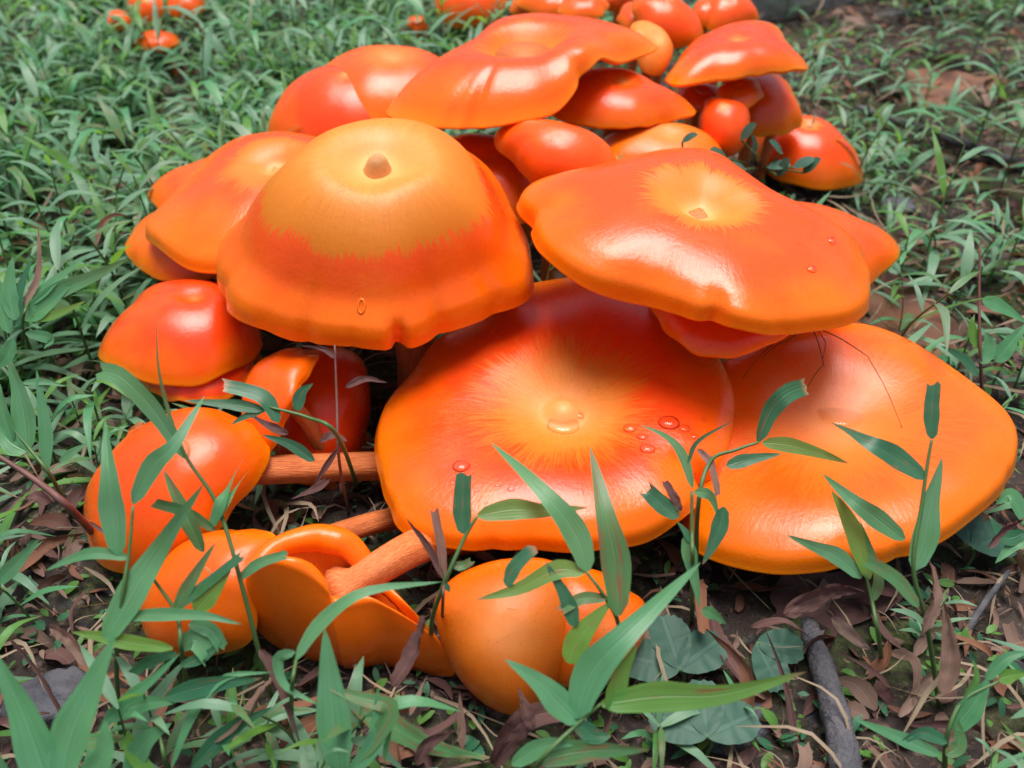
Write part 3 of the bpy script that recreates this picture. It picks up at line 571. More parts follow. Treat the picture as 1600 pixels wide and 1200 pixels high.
# the upturned folded mushroom: a bowl lofted from its resting point to a lobed rim, gill side up
def build_upturned():
    rim = [(386, 888, .052), (415, 882, .060), (450, 889, .061), (486, 906, .056), (512, 928, .050), (522, 950, .043), (548, 950, .043), (584, 945, .043), (618, 960, .039), (652, 980, .033), (686, 1006, .025), (698, 1030, .016), (685, 1000, .020), (640, 950, .034), (596, 900, .038), (576, 858, .045), (548, 830, .050), (500, 820, .051), (455, 830, .051), (412, 852, .052)]
    P = np.array([at_height(*r) for r in rim]); nt = 160; u = np.linspace(0, len(P), nt, endpoint=False)
    Q = np.stack([periodic(P[:, i], u/len(P)*2*math.pi) for i in range(3)], 1)
    cen = np.array([-.068, .262, .006]); org = np.array([-.068, .262, float(ground_z(-.068, .262))-.004])
    base = np.stack([cen[0]+(Q[:, 0]-cen[0])*.80, cen[1]+(Q[:, 1]-cen[1])*.80, np.full(nt, .000)], 1)
    out = Q-np.array([-.072, .258, 0]); out[:, 2] = 0; out /= np.linalg.norm(out, axis=1)[:, None]+1e-6
    rows, sv = [], []
    rows.append(np.repeat(cen[None]*[1, 1, 0], nt, 0)+.12*(base-cen)*[1, 1, 0]); sv.append(.1)
    for f in np.linspace(.3, .9, 6): rows.append(cen*[1, 1, 0]+(base-cen)*[1, 1, 0]*f+[0, 0, .001*f]); sv.append(.1+.5*f)
    for f in np.linspace(0, 1, 18):
        b = base*(1-f)**2+2*f*(1-f)*(np.stack([Q[:, 0], Q[:, 1], Q[:, 2]*.35], 1)+out*.010)+f*f*Q; rows.append(b); sv.append(.5+.32*f)
    for a in np.linspace(20, 250, 10):   # inrolled lip
        back = np.clip(1-np.abs(u-17)/3.6, 0, 1)**.7; r = (.0028+.0034*back)[:, None]; an = math.radians(a); rows.append(Q+out*(-r+r*math.cos(an))+np.array([[0, 0, 1]])*(r*math.sin(an)-.6*(r-.003))); sv.append(.88)
    W = np.stack(rows); nr = len(rows); T = np.linspace(0, 2*math.pi, nt, endpoint=False)
    root = thing('orange_mushroom', LABEL['I'], 'mushroom', org, CLUMP)
    sw = np.stack([np.broadcast_to(np.cos(T), (nr, nt)), np.broadcast_to(np.sin(T), (nr, nt)), np.broadcast_to(np.array(sv)[:, None], (nr, nt))], -1).reshape(-1, 3)
    cap = add_mesh('cap', W.reshape(-1, 3)-org, grid_faces(nr, nt, True), MAT['cap'], root, vecs={'swirl': sw})
    cap['tan_radius'], cap['tan_amount'], cap['tan_soft'], cap['redness'] = .05, .2, .1, .25; cap['tan_blur'] = .05; cap['margin'] = .3
    att = at_height(542, 922, .028)
    G = []
    edge = Q-out*.0064
    for i, f in enumerate((0, .15, .35, .6, .85, 1.0)):
        p = edge*(1-f)+att*f; p = p.copy(); p[:, 2] -= .010*math.sin(math.pi*min(1, f*1.2))+(np.arange(nt) % 2)*.0007; G.append(p)
    G = np.stack(G)
    swg = np.stack([np.broadcast_to(np.cos(T), (6, nt)), np.broadcast_to(np.sin(T), (6, nt)), np.broadcast_to(np.arange(6)[:, None]/5., (6, nt))], -1).reshape(-1, 3)
    add_mesh('gills', G.reshape(-1, 3)-org, grid_faces(6, nt, True), MAT['gill'], root, smooth=False, vecs={'swirl': swg})
    path = bezier([at_height(735, 832, .012), at_height(655, 842, .040), at_height(600, 880, .050), at_height(540, 922, .036)], 20)
    V, F, sw = stem_mesh(path, .0082, .0058)
    add_mesh('stem', V-org, F, MAT['stem'], root, vecs={'swirl': sw})
build_upturned()

# ------------------------------------------------------------------ where the mushrooms stand in the picture (so that scattered plants do not grow through or hide them)
MW, MH = 400, 300
DEPTHMAP = np.full((MH, MW), 9.0)
ALLCAPS = [cap_points(c, np.linspace(.02, 1, 50), np.linspace(0, 2*math.pi, 150, endpoint=False)).reshape(-1, 3) for c in CAPS.values()]
ALLCAPS.append(np.array([at_height(x, y, .03) for x in range(385, 690, 4) for y in range(max(830, 830+(x-560)), 1062, 4)]))
for P in ALLCAPS:
    q, d = project(P); ix = (q[:, 0]/4).astype(int); iy = (q[:, 1]/4).astype(int)
    ok = (ix >= 0) & (ix < MW) & (iy >= 0) & (iy < MH)
    np.minimum.at(DEPTHMAP, (iy[ok], ix[ok]), d[ok])
def hides(P, slack=0.0):
    """share of the points P that would hide a mushroom"""
    q, d = project(P); ix = (q[:, 0]/4).astype(int); iy = (q[:, 1]/4).astype(int)
    ok = (ix >= 0) & (ix < MW) & (iy >= 0) & (iy < MH)
    if not ok.any(): return 0.0
    return float((DEPTHMAP[iy[ok], ix[ok]] < 8).astype(float)[d[ok] < DEPTHMAP[iy[ok], ix[ok]]+slack].sum())/len(P)
def in_frame(P, m=0):
    q, d = project(P); return bool(((q[:, 0] > -m) & (q[:, 0] < 1600+m) & (q[:, 1] > -m) & (q[:, 1] < 1200+m)).any())
CAPXY = [(c['C'][0], c['C'][1], c['R']) for c in CAPS.values()]+[(-.068, .262, .05)]
def under_cap(x, y, f=.75):
    return any((x-a)**2+(y-b)**2 < (r*f)**2 for a, b, r in CAPXY)
# ------------------------------------------------------------------ grass plants in front: each built where it stands
def pt(p, d):
    if len(p) == 2: return at_depth(p[0], p[1], d)
    if p[2] is None:
        w = at_height(p[0], p[1], 0.0); w[2] = float(ground_z(w[0], w[1]))-.003; return w
    return at_depth(p[0], p[1], p[2])
def grass_plant(label, d, stem, leaves, group=None, smat='gstem', srad=.0009, name='grass_plant'):
    """stem: pixels from the ground upwards (first at the soil); leaves: (points, width px, material, tip)"""
    sp = [pt(p, d) for p in stem]; org = sp[0].copy()
    root = thing(name, label, 'grass plant' if smat == 'gstem' else 'dry plant', org, group)
    path = spline(sp, 4+4*len(sp))
    V, F = tube(path, np.linspace(srad*1.15, srad*.6, len(path)), 6)
    add_mesh('stem', V-org, F, MAT[smat], root)
    for lf in leaves:
        pts, w, mt, tip = lf[:4]
        P = [pt(p, d) for p in pts]; dd = project(P[len(P)//2])[1]
        f = np.array([RND.uniform(-.5, .5), -.75, .75]) if len(lf) < 5 else np.array(lf[4], float)
        if mt in ('dry', 'drydark'): V, F, U = leaf_mesh(P, w*dd/FPX, f, tip, 14, 7, .35, RND.uniform(-.9, .9), .8)
        else: V, F, U = leaf_mesh(P, w*dd/FPX, f, tip, 14, 5, .15, RND.uniform(-.3, .3))
        add_leaf('leaf', V, F, U, MAT[mt], root, org)
    return root
g, y_, s_, k_, b_, p_ = 'leaf', 'leafy', 'leafs', 'leafd', 'dry', 'drydark'
FG = 'grass plants in front of the mushrooms'
grass_plant('tall thin grass stem with a broad folded-over blade crossing the domed cap', .345, [(425, 1085, None), (410, 1040, .36), (378, 915), (340, 790), (290, 712), (262, 640, .35)],
  [([(290, 716), (240, 640), (190, 590), (155, 579, .35)], 36, g, 'c'), ([(292, 720), (262, 640), (247, 570), (243, 478, .36)], 9, s_, 'p', (1, -.4, .2)),
   ([(374, 904), (405, 880), (448, 866)], 19, g, 'c'), ([(336, 828), (290, 800), (240, 785)], 22, s_, 'c'),
   ([(318, 862), (288, 800), (255, 733, .36)], 30, s_, 'p'), ([(330, 824), (352, 772), (379, 719, .37)], 24, g, 'p'), ([(332, 824), (360, 775), (390, 734, .37)], 14, g, 'p')], FG)
grass_plant('grass plant with upright white-ribbed blade standing before the domed cap', .335, [(176, 1130, None), (182, 1040, .35), (190, 940), (202, 860), (208, 790)],
  [([(208, 787), (238, 728), (274, 692), (320, 618, .345)], 32, g, 'p'), ([(186, 868), (176, 800), (170, 735), (164, 655, .345)], 42, g, 'p', (.1, -.9, .5)),
   ([(165, 1001), (205, 930), (250, 858), (317, 757, .32)], 50, g, 'p', (-.2, -.8, .6)), ([(204, 872), (150, 864), (110, 874), (71, 892)], 19, g, 'p'),
   ([(187, 965), (250, 960), (320, 962), (379, 976)], 21, g, 'p'), ([(270, 1013), (200, 1003), (150, 993), (112, 988)], 24, y_, 'p')], FG)
grass_plant('short leafy grass tuft with torn tips before the lobed mushroom', .34, [(288, 1072, None), (284, 1020), (276, 960), (240, 905)],
  [([(274, 952), (300, 905), (337, 847)], 20, s_, 'p'), ([(272, 955), (320, 915), (379, 868)], 20, k_, 'c'), ([(305, 955), (330, 925), (362, 885)], 34, y_, 'p'),
   ([(280, 1010), (305, 1000), (330, 1030)], 36, g, 'c'), ([(276, 1020), (230, 1035), (205, 1055)], 20, k_, 'c'), ([(295, 975), (330, 985), (348, 1012)], 26, g, 'c'), ([(282, 1040), (320, 1025), (350, 1000)], 18, k_, 'p')], FG)
grass_plant('very broad grass blades rising from the corner beside the dark stone', .30, [(92, 1290, None), (88, 1230)],
  [([(90, 1235), (110, 1150), (140, 1080), (180, 994)], 66, g, 'p', (-.2, -.8, .6)), ([(85, 1260), (60, 1180), (30, 1100), (-12, 1015)], 62, g, 'p', (.3, -.8, .6)),
   ([(120, 1240), (160, 1180), (165, 1125)], 40, g, 'p'), ([(20, 1250), (-10, 1180), (-30, 1120)], 40, g, 'p')], FG)
grass_plant('low spreading grass plant with long arching blade beside the upturned mushroom', .335, [(262, 1225, None), (258, 1190), (250, 1150)],
  [([(155, 1142), (200, 1092), (240, 1060), (282, 1020)], 20, g, 'p'), ([(165, 1122), (220, 1100), (280, 1096)], 32, g, 'p'), ([(258, 1090), (330, 1070), (410, 1060)], 32, k_, 'p'),
   ([(268, 1200), (300, 1120), (350, 1060), (428, 1050)], 18, g, 'p', (-.5, -.5, .8)), ([(300, 1200), (360, 1140), (425, 1105)], 30, k_, 'p'), ([(200, 1210), (225, 1160), (268, 1130)], 36, g, 'p'), ([(240, 1215), (205, 1170), (200, 1140)], 26, y_, 'p')], FG)
grass_plant('grass plant with one long arching blade crossing the upturned mushroom', .325, [(452, 1120, None), (456, 1075), (463, 1030)],
  [([(463, 1030), (500, 975), (570, 925), (691, 909, .335)], 25, g, 'p', (-.3, -.5, .9)), ([(461, 1018), (434, 1030), (446, 1072), (499, 1102)], 20, g, 'p', (.6, -.5, .6))], FG)
grass_plant('spear-shaped upright grass blade before the upturned mushroom', .315, [(535, 1260, None), (532, 1215)],
  [([(532, 1210), (522, 1130), (515, 1060), (507, 982)], 54, g, 'p', (0, -1, .3)), ([(540, 1220), (585, 1160), (590, 1120), (590, 1075)], 30, g, 'p'), ([(560, 1190), (610, 1110), (560, 1090), (510, 1075)], 30, s_, 'p')], FG)
grass_plant('thin grass stem with cut-off upright leaf before the wet flat cap', .342, [(672, 1010, None), (676, 965, .36), (697, 905), (725, 842), (745, 807)],
  [([(725, 834), (722, 790), (725, 741)], 33, k_, 'c', (0, -1, .3)), ([(746, 806), (800, 796), (850, 798), (918, 793)], 34, y_, 'p', (0, -.6, .8)), ([(705, 882), (722, 884), (738, 876)], 16, s_, 'c'), ([(695, 910), (700, 920), (702, 925)], 10, k_, 'p')], FG)
grass_plant('dry split grass blade standing before the rim of the wet flat cap', .345, [(690, 985, None), (692, 940), (694, 905)], [([(694, 906), (672, 858), (652, 830), (635, 810)], 13, p_, 'p'), ([(694, 906), (688, 850), (678, 796)], 17, b_, 'c'), ], None, 'dstem', .0007, 'dry_grass_plant')
grass_plant('grass plant with one spotted upright blade and three drooping leaves before the wet cap', .335, [(972, 1075, None), (968, 985, .35), (943, 930), (915, 892)],
  [([(918, 893), (900, 835), (850, 770), (766, 690, .355)], 42, g, 'p', (.2, -.8, .6)), ([(914, 894), (870, 890), (810, 920), (745, 937)], 30, y_, 'p', (0, -.6, .8)), ([(966, 962), (962, 880), (945, 800), (922, 697, .35)], 48, s_, 'p', (.1, -1, .3)),
   ([(948, 935), (910, 935), (876, 953)], 22, s_, 'c'), ([(899, 980), (885, 935), (852, 877)], 26, k_, 'p'), ([(888, 1036), (910, 990), (957, 938)], 40, y_, 'p'), ([(792, 916), (805, 885), (832, 858)], 26, k_, 'c')], FG)
grass_plant('leafy grass plant with three broad bright blades spreading from one node in front', .315, [(815, 1240, None), (840, 1195), (897, 1136), (940, 1099)],
  [([(901, 1121), (925, 1050), (985, 985), (1095, 879, .335)], 56, g, 'p', (-.3, -.7, .7)), ([(940, 1100), (1030, 1088), (1130, 1085), (1260, 1050)], 48, y_, 'p', (0, -.7, .8)), ([(905, 1130), (870, 1095), (840, 1065), (789, 1030)], 44, g, 'p', (.2, -.7, .7)),
   ([(954, 1112), (968, 1060), (995, 1005)], 36, y_, 'p'), ([(895, 1125), (930, 1150), (955, 1150)], 30, k_, 'p'), ([(838, 1190), (900, 1175), (950, 1172), (1016, 1172)], 38, s_, 'p'), ([(800, 1195), (850, 1165), (910, 1160)], 30, g, 'p')], FG)
grass_plant('grass plant with notched dark upright leaf rising before the dish-shaped cap', .355, [(1470, 1110, None), (1448, 975, .365), (1427, 888), (1440, 790), (1450, 720), (1456, 687)],
  [([(1456, 686), (1455, 640), (1459, 600)], 28, k_, 'c', (0, -1, .3)), ([(1446, 748), (1400, 715), (1355, 690), (1300, 660, .375)], 36, k_, 'p', (.2, -.6, .8)), ([(1428, 890), (1445, 840), (1455, 780), (1473, 714)], 42, g, 'p', (-.2, -1, .3)),
   ([(1413, 843), (1370, 810), (1330, 780), (1285, 740, .375)], 32, g, 'p'), ([(1435, 948), (1400, 905), (1352, 874)], 26, s_, 'c')], FG)
grass_plant('grass plant with twin leaves overlapping the front rim of the dish-shaped cap', .36, [(1378, 1030, None), (1372, 990), (1362, 937), (1352, 895)],
  [([(1358, 905), (1342, 850), (1322, 805), (1299, 766)], 34, y_, 'p', (.3, -.9, .4)), ([(1346, 903), (1310, 870), (1275, 855), (1229, 836)], 27, g, 'p'), ([(1362, 940), (1372, 900), (1345, 815)], 18, s_, 'p'), ([(1440, 990), (1462, 930), (1450, 870)], 26, b_, 'p')], FG)
grass_plant('small grass sprig with rounded upright leaf between the wet and dish-shaped caps', .375, [(1092, 905, None), (1090, 800), (1109, 722), (1150, 703), (1185, 691)],
  [([(1184, 690), (1205, 640), (1230, 615), (1259, 604, .385)], 36, k_, 'c'), ([(1191, 692), (1230, 695), (1280, 708), (1326, 724)], 24, y_, 'p'), ([(1135, 728), (1170, 718), (1222, 709)], 22, k_, 'p'), ([(1082, 762), (1068, 715), (1045, 685), (1000, 663)], 16, g, 'p'),
   ([(1090, 702), (1110, 725), (1121, 775)], 15, b_, 'c'), ([(1075, 725), (1090, 690), (1146, 657)], 8, k_, 'p')], FG)
grass_plant('ragged grass sprig with brown split leaf at the notch of the wet flat cap', .36, [(1084, 960, None), (1082, 880), (1081, 830), (1081, 767)],
  [([(1060, 808), (1030, 785), (1009, 764)], 32, k_, 'c'), ([(1064, 798), (1052, 775), (1037, 752)], 16, p_, 'c'), ([(1085, 768), (1110, 775), (1124, 810)], 18, g, 'p'), ([(1131, 792), (1120, 835), (1098, 882)], 28, k_, 'p'), ([(1072, 836), (1080, 880), (1094, 950)], 24, g, 'p'), ([(1097, 952), (1115, 960), (1136, 976)], 20, g, 'p'), ([(1080, 850), (1070, 830), (1058, 815)], 12, k_, 'p')], FG)
grass_plant('dark grass sprig with narrow leaves in the hollow before the curled-rim cap', .385, [(560, 760, None), (527, 680), (480, 652), (420, 636)],
  [([(435, 660), (410, 620), (349, 602)], 28, k_, 'c'), ([(412, 640), (360, 632), (287, 626)], 19, k_, 'p'), ([(415, 640), (385, 650), (360, 664)], 12, k_, 'p'), ([(464, 642), (470, 615), (489, 599)], 20, k_, 'p'), ([(491, 720), (455, 695), (409, 679)], 19, k_, 'p'), ([(450, 678), (420, 665), (390, 648)], 14, p_, 'p')], FG)
grass_plant('withered purple-brown sprig with drooping leaves in the dark hollow', .40, [(545, 800, None), (530, 720), (526, 620), (523, 539)],
  [([(500, 690), (520, 680), (542, 690)], 14, p_, 'r'), ([(515, 748), (490, 765), (456, 780)], 14, p_, 'p'), ([(524, 560), (505, 545), (470, 540)], 9, p_, 'p'), ([(540, 605), (570, 592), (605, 598)], 12, p_, 'p'), ([(528, 700), (505, 735), (490, 760)], 10, p_, 'p')], None, 'dstem', .0007, 'dry_grass_plant')
LT = 'grass tufts beside the mushrooms'
grass_plant('bushy grass tuft with long blades pointing at the conical mushroom', .47, [(35, 545, None), (36, 500), (45, 470)],
  [([(35, 490), (90, 455), (150, 430), (203, 402)], 26, g, 'p'), ([(50, 475), (85, 440), (137, 400)], 20, g, 'p'), ([(45, 500), (90, 490), (135, 470)], 16, y_, 'p'), ([(40, 500), (70, 480), (115, 440)], 26, g, 'p'), ([(25, 500), (15, 455), (20, 400)], 28, g, 'p'), ([(30, 510), (30, 460), (50, 405)], 24, k_, 'p'), ([(15, 520), (0, 470), (-6, 420)], 26, g, 'p'), ([(40, 520), (80, 530), (68, 545)], 18, g, 'p'), ([(20, 530), (8, 560), (-10, 580)], 22, g, 'p'), ([(36, 480), (60, 430), (60, 350)], 12, b_, 'p')], LT)
grass_plant('grass plant with one broad drooping leaf by the reddish dry stalk', .42, [(116, 815, None), (80, 745), (45, 700), (17, 667)],
  [([(44, 703), (38, 650), (28, 605), (12, 560)], 40, g, 'p', (0, -.9, .5)), ([(72, 738), (72, 680), (65, 630), (57, 577)], 21, g, 'p'), ([(41, 705), (15, 690), (-10, 662)], 34, g, 'p'), ([(93, 722), (115, 705), (136, 693)], 13, g, 'p'), ([(35, 598), (70, 597), (104, 604)], 11, g, 'p'), ([(20, 690), (5, 640), (0, 600)], 26, g, 'p')], LT)
grass_plant('slanting reddish-brown dry stalk beside the domed mushroom', .40, [(165, 850, None), (110, 795), (55, 750), (-10, 708)], [([(80, 785), (55, 775), (35, 785)], 18, p_, 'p'), ([(140, 815), (160, 830), (175, 840)], 6, p_, 'p')], None, 'dstem', .0016, 'dry_grass_plant')
grass_plant('single slim grass leaf slanting up beside pale dry leaves', .37, [(-14, 950, None), (0, 905)], [([(-5, 912), (25, 880), (62, 842)], 25, g, 'p')], LT)
grass_plant('dark upright stalk with side leaves to the right of the dish-shaped cap', .50, [(1535, 660, None), (1532, 560), (1530, 470), (1531, 385)],
  [([(1535, 468), (1565, 480), (1605, 505)], 24, g, 'p'), ([(1530, 545), (1520, 520), (1518, 495)], 22, y_, 'p'), ([(1533, 568), (1545, 545), (1540, 520)], 22, g, 'p'), ([(1556, 565), (1575, 540), (1605, 505)], 28, g, 'p'), ([(1527, 588), (1505, 560), (1470, 540)], 18, k_, 'p')], LT, 'dstem')
grass_plant('grass plant with blades reaching in past the right rim of the dish-shaped cap', .42, [(1610, 860, None), (1605, 830)], [([(1605, 822), (1580, 775), (1556, 788)], 30, g, 'p'), ([(1602, 832), (1570, 840), (1545, 805)], 24, k_, 'p'), ([(1605, 840), (1585, 850), (1555, 880)], 24, g, 'p')], LT)
grass_plant('leaning leafy grass plant over brown litter near the grey root', .345, [(1475, 1215, None), (1480, 1150), (1505, 1095), (1560, 1065)],
  [([(1490, 1140), (1520, 1100), (1545, 1060)], 44, g, 'p'), ([(1560, 1062), (1580, 1055), (1606, 1052)], 24, y_, 'p'), ([(1540, 1062), (1570, 1030), (1606, 1018)], 22, g, 'p'), ([(1505, 1095), (1525, 1060), (1520, 1030)], 16, y_, 'p'), ([(1480, 1160), (1440, 1145), (1400, 1165)], 22, k_, 'p'), ([(1478, 1180), (1500, 1160), (1490, 1110)], 24, s_, 'p'), ([(1470, 1180), (1400, 1150), (1332, 1122)], 22, g, 'p')], FG)
# ------------------------------------------------------------------ serrated broad leaves, fallen leaves, dry blades
def lobed_leaf(label, px, py, z, size, tilt, mat, name, teeth=9, lobes=3, cat='leaf', group=None, stalk=True, spin=0.0):
    P = at_height(px, py, z); org = np.array([P[0], P[1], float(ground_z(P[0], P[1]))]); root = thing(name, label, cat, org, group)
    fr = frame(np.array([tilt[0], tilt[1], 1.0]))
    for L in range(lobes):
        a0 = spin+(L-(lobes-1)/2)*1.15+math.pi/2; n = 40; ring = []; rows = []
        for f in (0.0, .3, .6, .85, 1.0):
            row = []
            for i in range(n):
                t = 2*math.pi*i/n
                rx = .5*(1+math.cos(t)); w = .36*math.sin(t)*(1+.25*math.cos(t))
                saw = 1+.07*(((i*teeth/n*2) % 1)-.5)*f
                x_, y2 = rx*saw, w*saw
                c0 = np.array([.5, 0]); q = c0+(np.array([x_, y2])-c0)*f
                h = .10*abs(q[1])-.10*q[0]**2+.015*math.sin(q[0]*22)*abs(q[1])*4
                v = np.array([math.cos(a0)*q[0]-math.sin(a0)*q[1], math.sin(a0)*q[0]+math.cos(a0)*q[1], h])*size
                row.append(fr@v+P)
                rows.append((.5+q[1], q[0], 0))
            ring += row
        V = np.array(ring); F = grid_faces(5, n, True)
        add_mesh('leaflet', V-org, F, MAT[mat], root, vecs={'leafuv': np.array(rows)})
    if stalk:
        V, F = tube(spline([org-[0, 0, .004], (org+P)/2+[.003, .002, 0], P], 8), .0009, 6); add_mesh('stalk', V-org, F, MAT['gstem'], root)
BL = 'toothed broad-leaved plants'
lobed_leaf('large toothed grey-green leaf behind the bright spreading blades', 1062, 1045, .014, .023, (.1, -.35), 'broad', 'broad_leaf_plant', 9, 3, 'plant', BL, True, .2)
lobed_leaf('small toothed leaf in the shade under the dish-shaped cap', 1183, 1005, .014, .020, (.1, -.3), 'broad', 'broad_leaf_plant', 8, 2, 'plant', BL, True, -2.2)
lobed_leaf('three-part dark toothed leaf at the dark stone below the spreading blades', 1105, 1150, .012, .022, (.0, -.3), 'broad', 'broad_leaf_plant', 8, 3, 'plant', BL, True, .0)
lobed_leaf('rounded grey-green leaf tucked under the right rim of the dish-shaped cap', 1520, 855, .014, .026, (.2, -.2), 'broad', 'broad_leaf_plant', 8, 2, 'plant', BL, True, -.6)
def sprig(label, px, py, spots, size, d0):
    """little stem with round leaves"""
    org = pt((px, py, None), 0); root = thing('round_leaf_sprig', label, 'plant', org)
    top = [at_depth(a, b, d0) for a, b, _ in spots]
    for tpt, (a, b, an) in zip(top, spots):
        V, F = tube(spline([org, (org+tpt)/2+[0, -.004, .004], tpt], 7), .0006, 5); add_mesh('stalk', V-org, F, MAT['gstem'], root)
        e = tpt+np.array([math.cos(an)*size, -.002, math.sin(an)*size])
        V, F, U = leaf_mesh([tpt, (tpt+e)/2+[0, 0, .001], e], size*.62, (0, -.35, 1), 'r', 8, 5, .1); add_leaf('leaf', V, F, U, MAT['broad'], root, org)
sprig('low sprig of small round grey-green leaves before the lone round mushroom', 1185, 290, [(1158, 218, 1.0), (1180, 240, 1.9), (1135, 248, 2.6), (1200, 262, .2), (1222, 240, 2.4), (1240, 262, .5), (1165, 265, 2.9), (1215, 275, 1.2), (1255, 270, .9)], .0125, .575)
sprig('tiny leaf sprig standing on the flat half-shaded mushroom', 1062, 262, [(1066, 222, .6)], .009, .53)
def fallen(label, px, py, size, ax, tiltv, mat, group=None):
    P = at_height(px, py, .006); fr = frame(np.array([tiltv[0], tiltv[1], 1.0]))
    n = 48; rows = []; U = []
    rr = random.Random(px*7+py)
    ph = rr.uniform(0, 6)
    for f in np.linspace(0, 1, 7):
        for i in range(n):
            t = 2*math.pi*i/n; rad = 1+.16*math.sin(3*t+ph)+.12*math.sin(5*t+2*ph)+.06*math.sin(9*t)
            x_ = math.cos(t)*rad*f; y2 = math.sin(t)*rad*f*.52
            h = .30*y2*y2+.16*x_*x_*x_+.05*math.sin(x_*7+y2*9+ph)+.05*f**4*math.sin(4*t+ph)
            ca, sa = math.cos(ax), math.sin(ax)
            rows.append(fr@(np.array([ca*x_-sa*y2, sa*x_+ca*y2, h])*size)+P); U.append((.5+y2*.5, .5+x_*.4, 0))
    o = add_mesh('fallen_leaf', np.array(rows)-P, grid_faces(7, n, True), MAT[mat], vecs={'leafuv': np.array(U)})
    o.location = tuple(P); tag(o, label, 'leaf', group)
fallen('large curled brown fallen leaf lying between the dish-shaped cap and the grass', 1410, 505, .052, 2.3, (.1, -.25), 'oak')
fallen('rust-brown fallen leaf with pale edge lying beyond the lone round mushroom', 1475, 140, .045, .2, (.1, -.35), 'oak')
fallen('broken dark red-brown fallen leaf under the front of the dish-shaped cap', 1285, 950, .030, .4, (0, -.3), 'drydark')
def dry_blade(label, pts, w, d=.345, mat='dry', tip='p', group=None, rag=1.0):
    P = [pt(p, d) for p in pts]; dd = project(P[len(P)//2])[1]
    V, F, U = leaf_mesh(P, w*dd/FPX, (RND.uniform(-.4, .4), -.6, .8), tip, 16, 7, .4, RND.uniform(-1.2, 1.2), rag*.9)
    o = add_mesh('fallen_leaf', V-P[0], F, MAT[mat], vecs={'leafuv': U}); o.location = tuple(P[0]); tag(o, label, 'dry leaf', group); return o
DB = 'dry curled grass blades in front'
dry_blade('wide purple-brown dry blade leaning on the right lobe of the upturned mushroom', [(614, 1072), (640, 1030), (655, 1000), (664, 972)], 34, .335, 'drydark', 'c', DB)
dry_blade('long striped half-dry blade lying below the upturned mushroom', [(540, 1085, .335), (600, 1130, .335), (680, 1170, .34), (770, 1185, .345)], 40, .335, 'leafs', 'p', DB)
dry_blade('curled brown scrap below the spear-shaped blade', [(650, 1195), (665, 1165), (690, 1150), (712, 1140)], 22, .335, 'drydark', 'p', DB)
dry_blade('upright papery brown scrap before the rounded streaked mushroom', [(722, 1170), (720, 1125), (718, 1082)], 14, .335, 'dry', 'p', DB)
dry_blade('tangled purple-brown dry leaf under the rounded streaked mushroom', [(770, 1195, .34), (800, 1145, .335), (830, 1120, .335), (880, 1110, .34)], 44, .335, 'drydark', 'c', DB)
dry_blade('pointed brown scrap before the rounded streaked mushroom', [(832, 1140), (820, 1105), (810, 1075)], 20, .33, 'drydark', 'p', DB)
dry_blade('slim straight brown blade before the right lobe of the upturned mushroom', [(640, 1118), (655, 1085), (668, 1055)], 10, .33, 'dry', 'p', DB)
dry_blade('frayed pale dry blade beside the dark stone', [(140, 1040), (110, 1000), (80, 980)], 26, .35, 'dry', 'c', DB)
dry_blade('twisted grey-brown dry blade beneath the arching blade', [(335, 1160), (375, 1125), (405, 1085), (425, 1065)], 20, .335, 'dry', 'c', DB)
dry_blade('hanging grey dry blade below the arching blade', [(405, 1015), (425, 1040), (445, 1090), (470, 1165)], 18, .34, 'drydark', 'p', DB)
dry_blade('long red-brown dry blade beneath the dish-shaped cap', [(1225, 960), (1270, 935), (1310, 920), (1350, 925)], 36, .385, 'drydark', 'p', DB)
dry_blade('arched tan dry blade under the twin leaves of the dish-shaped cap', [(1300, 965), (1320, 985), (1345, 1005), (1360, 1015)], 22, .38, 'dry', 'p', DB)
dry_blade('upright pale tan dry blade right of the grass with notched leaf', [(1472, 1085), (1485, 1040), (1482, 990), (1474, 940)], 30, .36, 'dry', 'p', DB)
dry_blade('small bent brown blade over the right rim of the dish-shaped cap', [(1545, 855), (1570, 825), (1595, 812)], 18, .40, 'drydark', 'c', DB)
dry_blade('thin brown blade arching against the soil by the conical mushroom', [(150, 385, .53), (160, 350, .53), (180, 335, .53), (203, 338, .53)], 9, .53, 'dry', 'p', DB)
dry_blade('reddish dry blade standing beside the grey root', [(1245, 1195), (1240, 1140), (1225, 1060), (1195, 980)], 12, .375, 'drydark', 'p', DB)
rl = random.Random(31)
LIT = 'dry curled leaves on the soil in front'
nl = 0
while nl < 34:
    px, py = rl.uniform(0, 1600), rl.uniform(860, 1215)
    if px < 1080 and py < 1060 and px > 130: continue
    b = at_height(px, py, rl.uniform(.003, .012)); L = rl.uniform(.015, .045); a = rl.uniform(0, 6.28); e = b+[math.cos(a)*L, math.sin(a)*L, rl.uniform(-.1, .5)*L]
    if under_cap(b[0], b[1], .9) or (1230 < px < 1360 and py > 960): continue
    V, F, U = leaf_mesh([b, (b+e)/2+[rl.uniform(-.2, .2)*L, rl.uniform(-.2, .2)*L, rl.uniform(0, .25)*L], e], L*rl.uniform(.08, .24), (rl.uniform(-.5, .5), -.5, .8), rl.choice('ppc'), 12, 5, .4, rl.uniform(-1.6, 1.6), .8)
    if hides(V, .01) > .03: continue
    nl += 1
    o = add_mesh('fallen_leaf', V-b, F, MAT[rl.choice(['dry', 'drydark', 'drydark', 'oak'])], vecs={'leafuv': U}); o.location = tuple(b)
    tag(o, '%s dry leaf scrap on the soil %s' % ('long curled' if L > .03 else 'short curled', 'near the grey root' if px > 1180 else ('below the streaked mushroom' if px > 600 else 'by the dark blue-grey stone')), 'dry leaf', LIT)
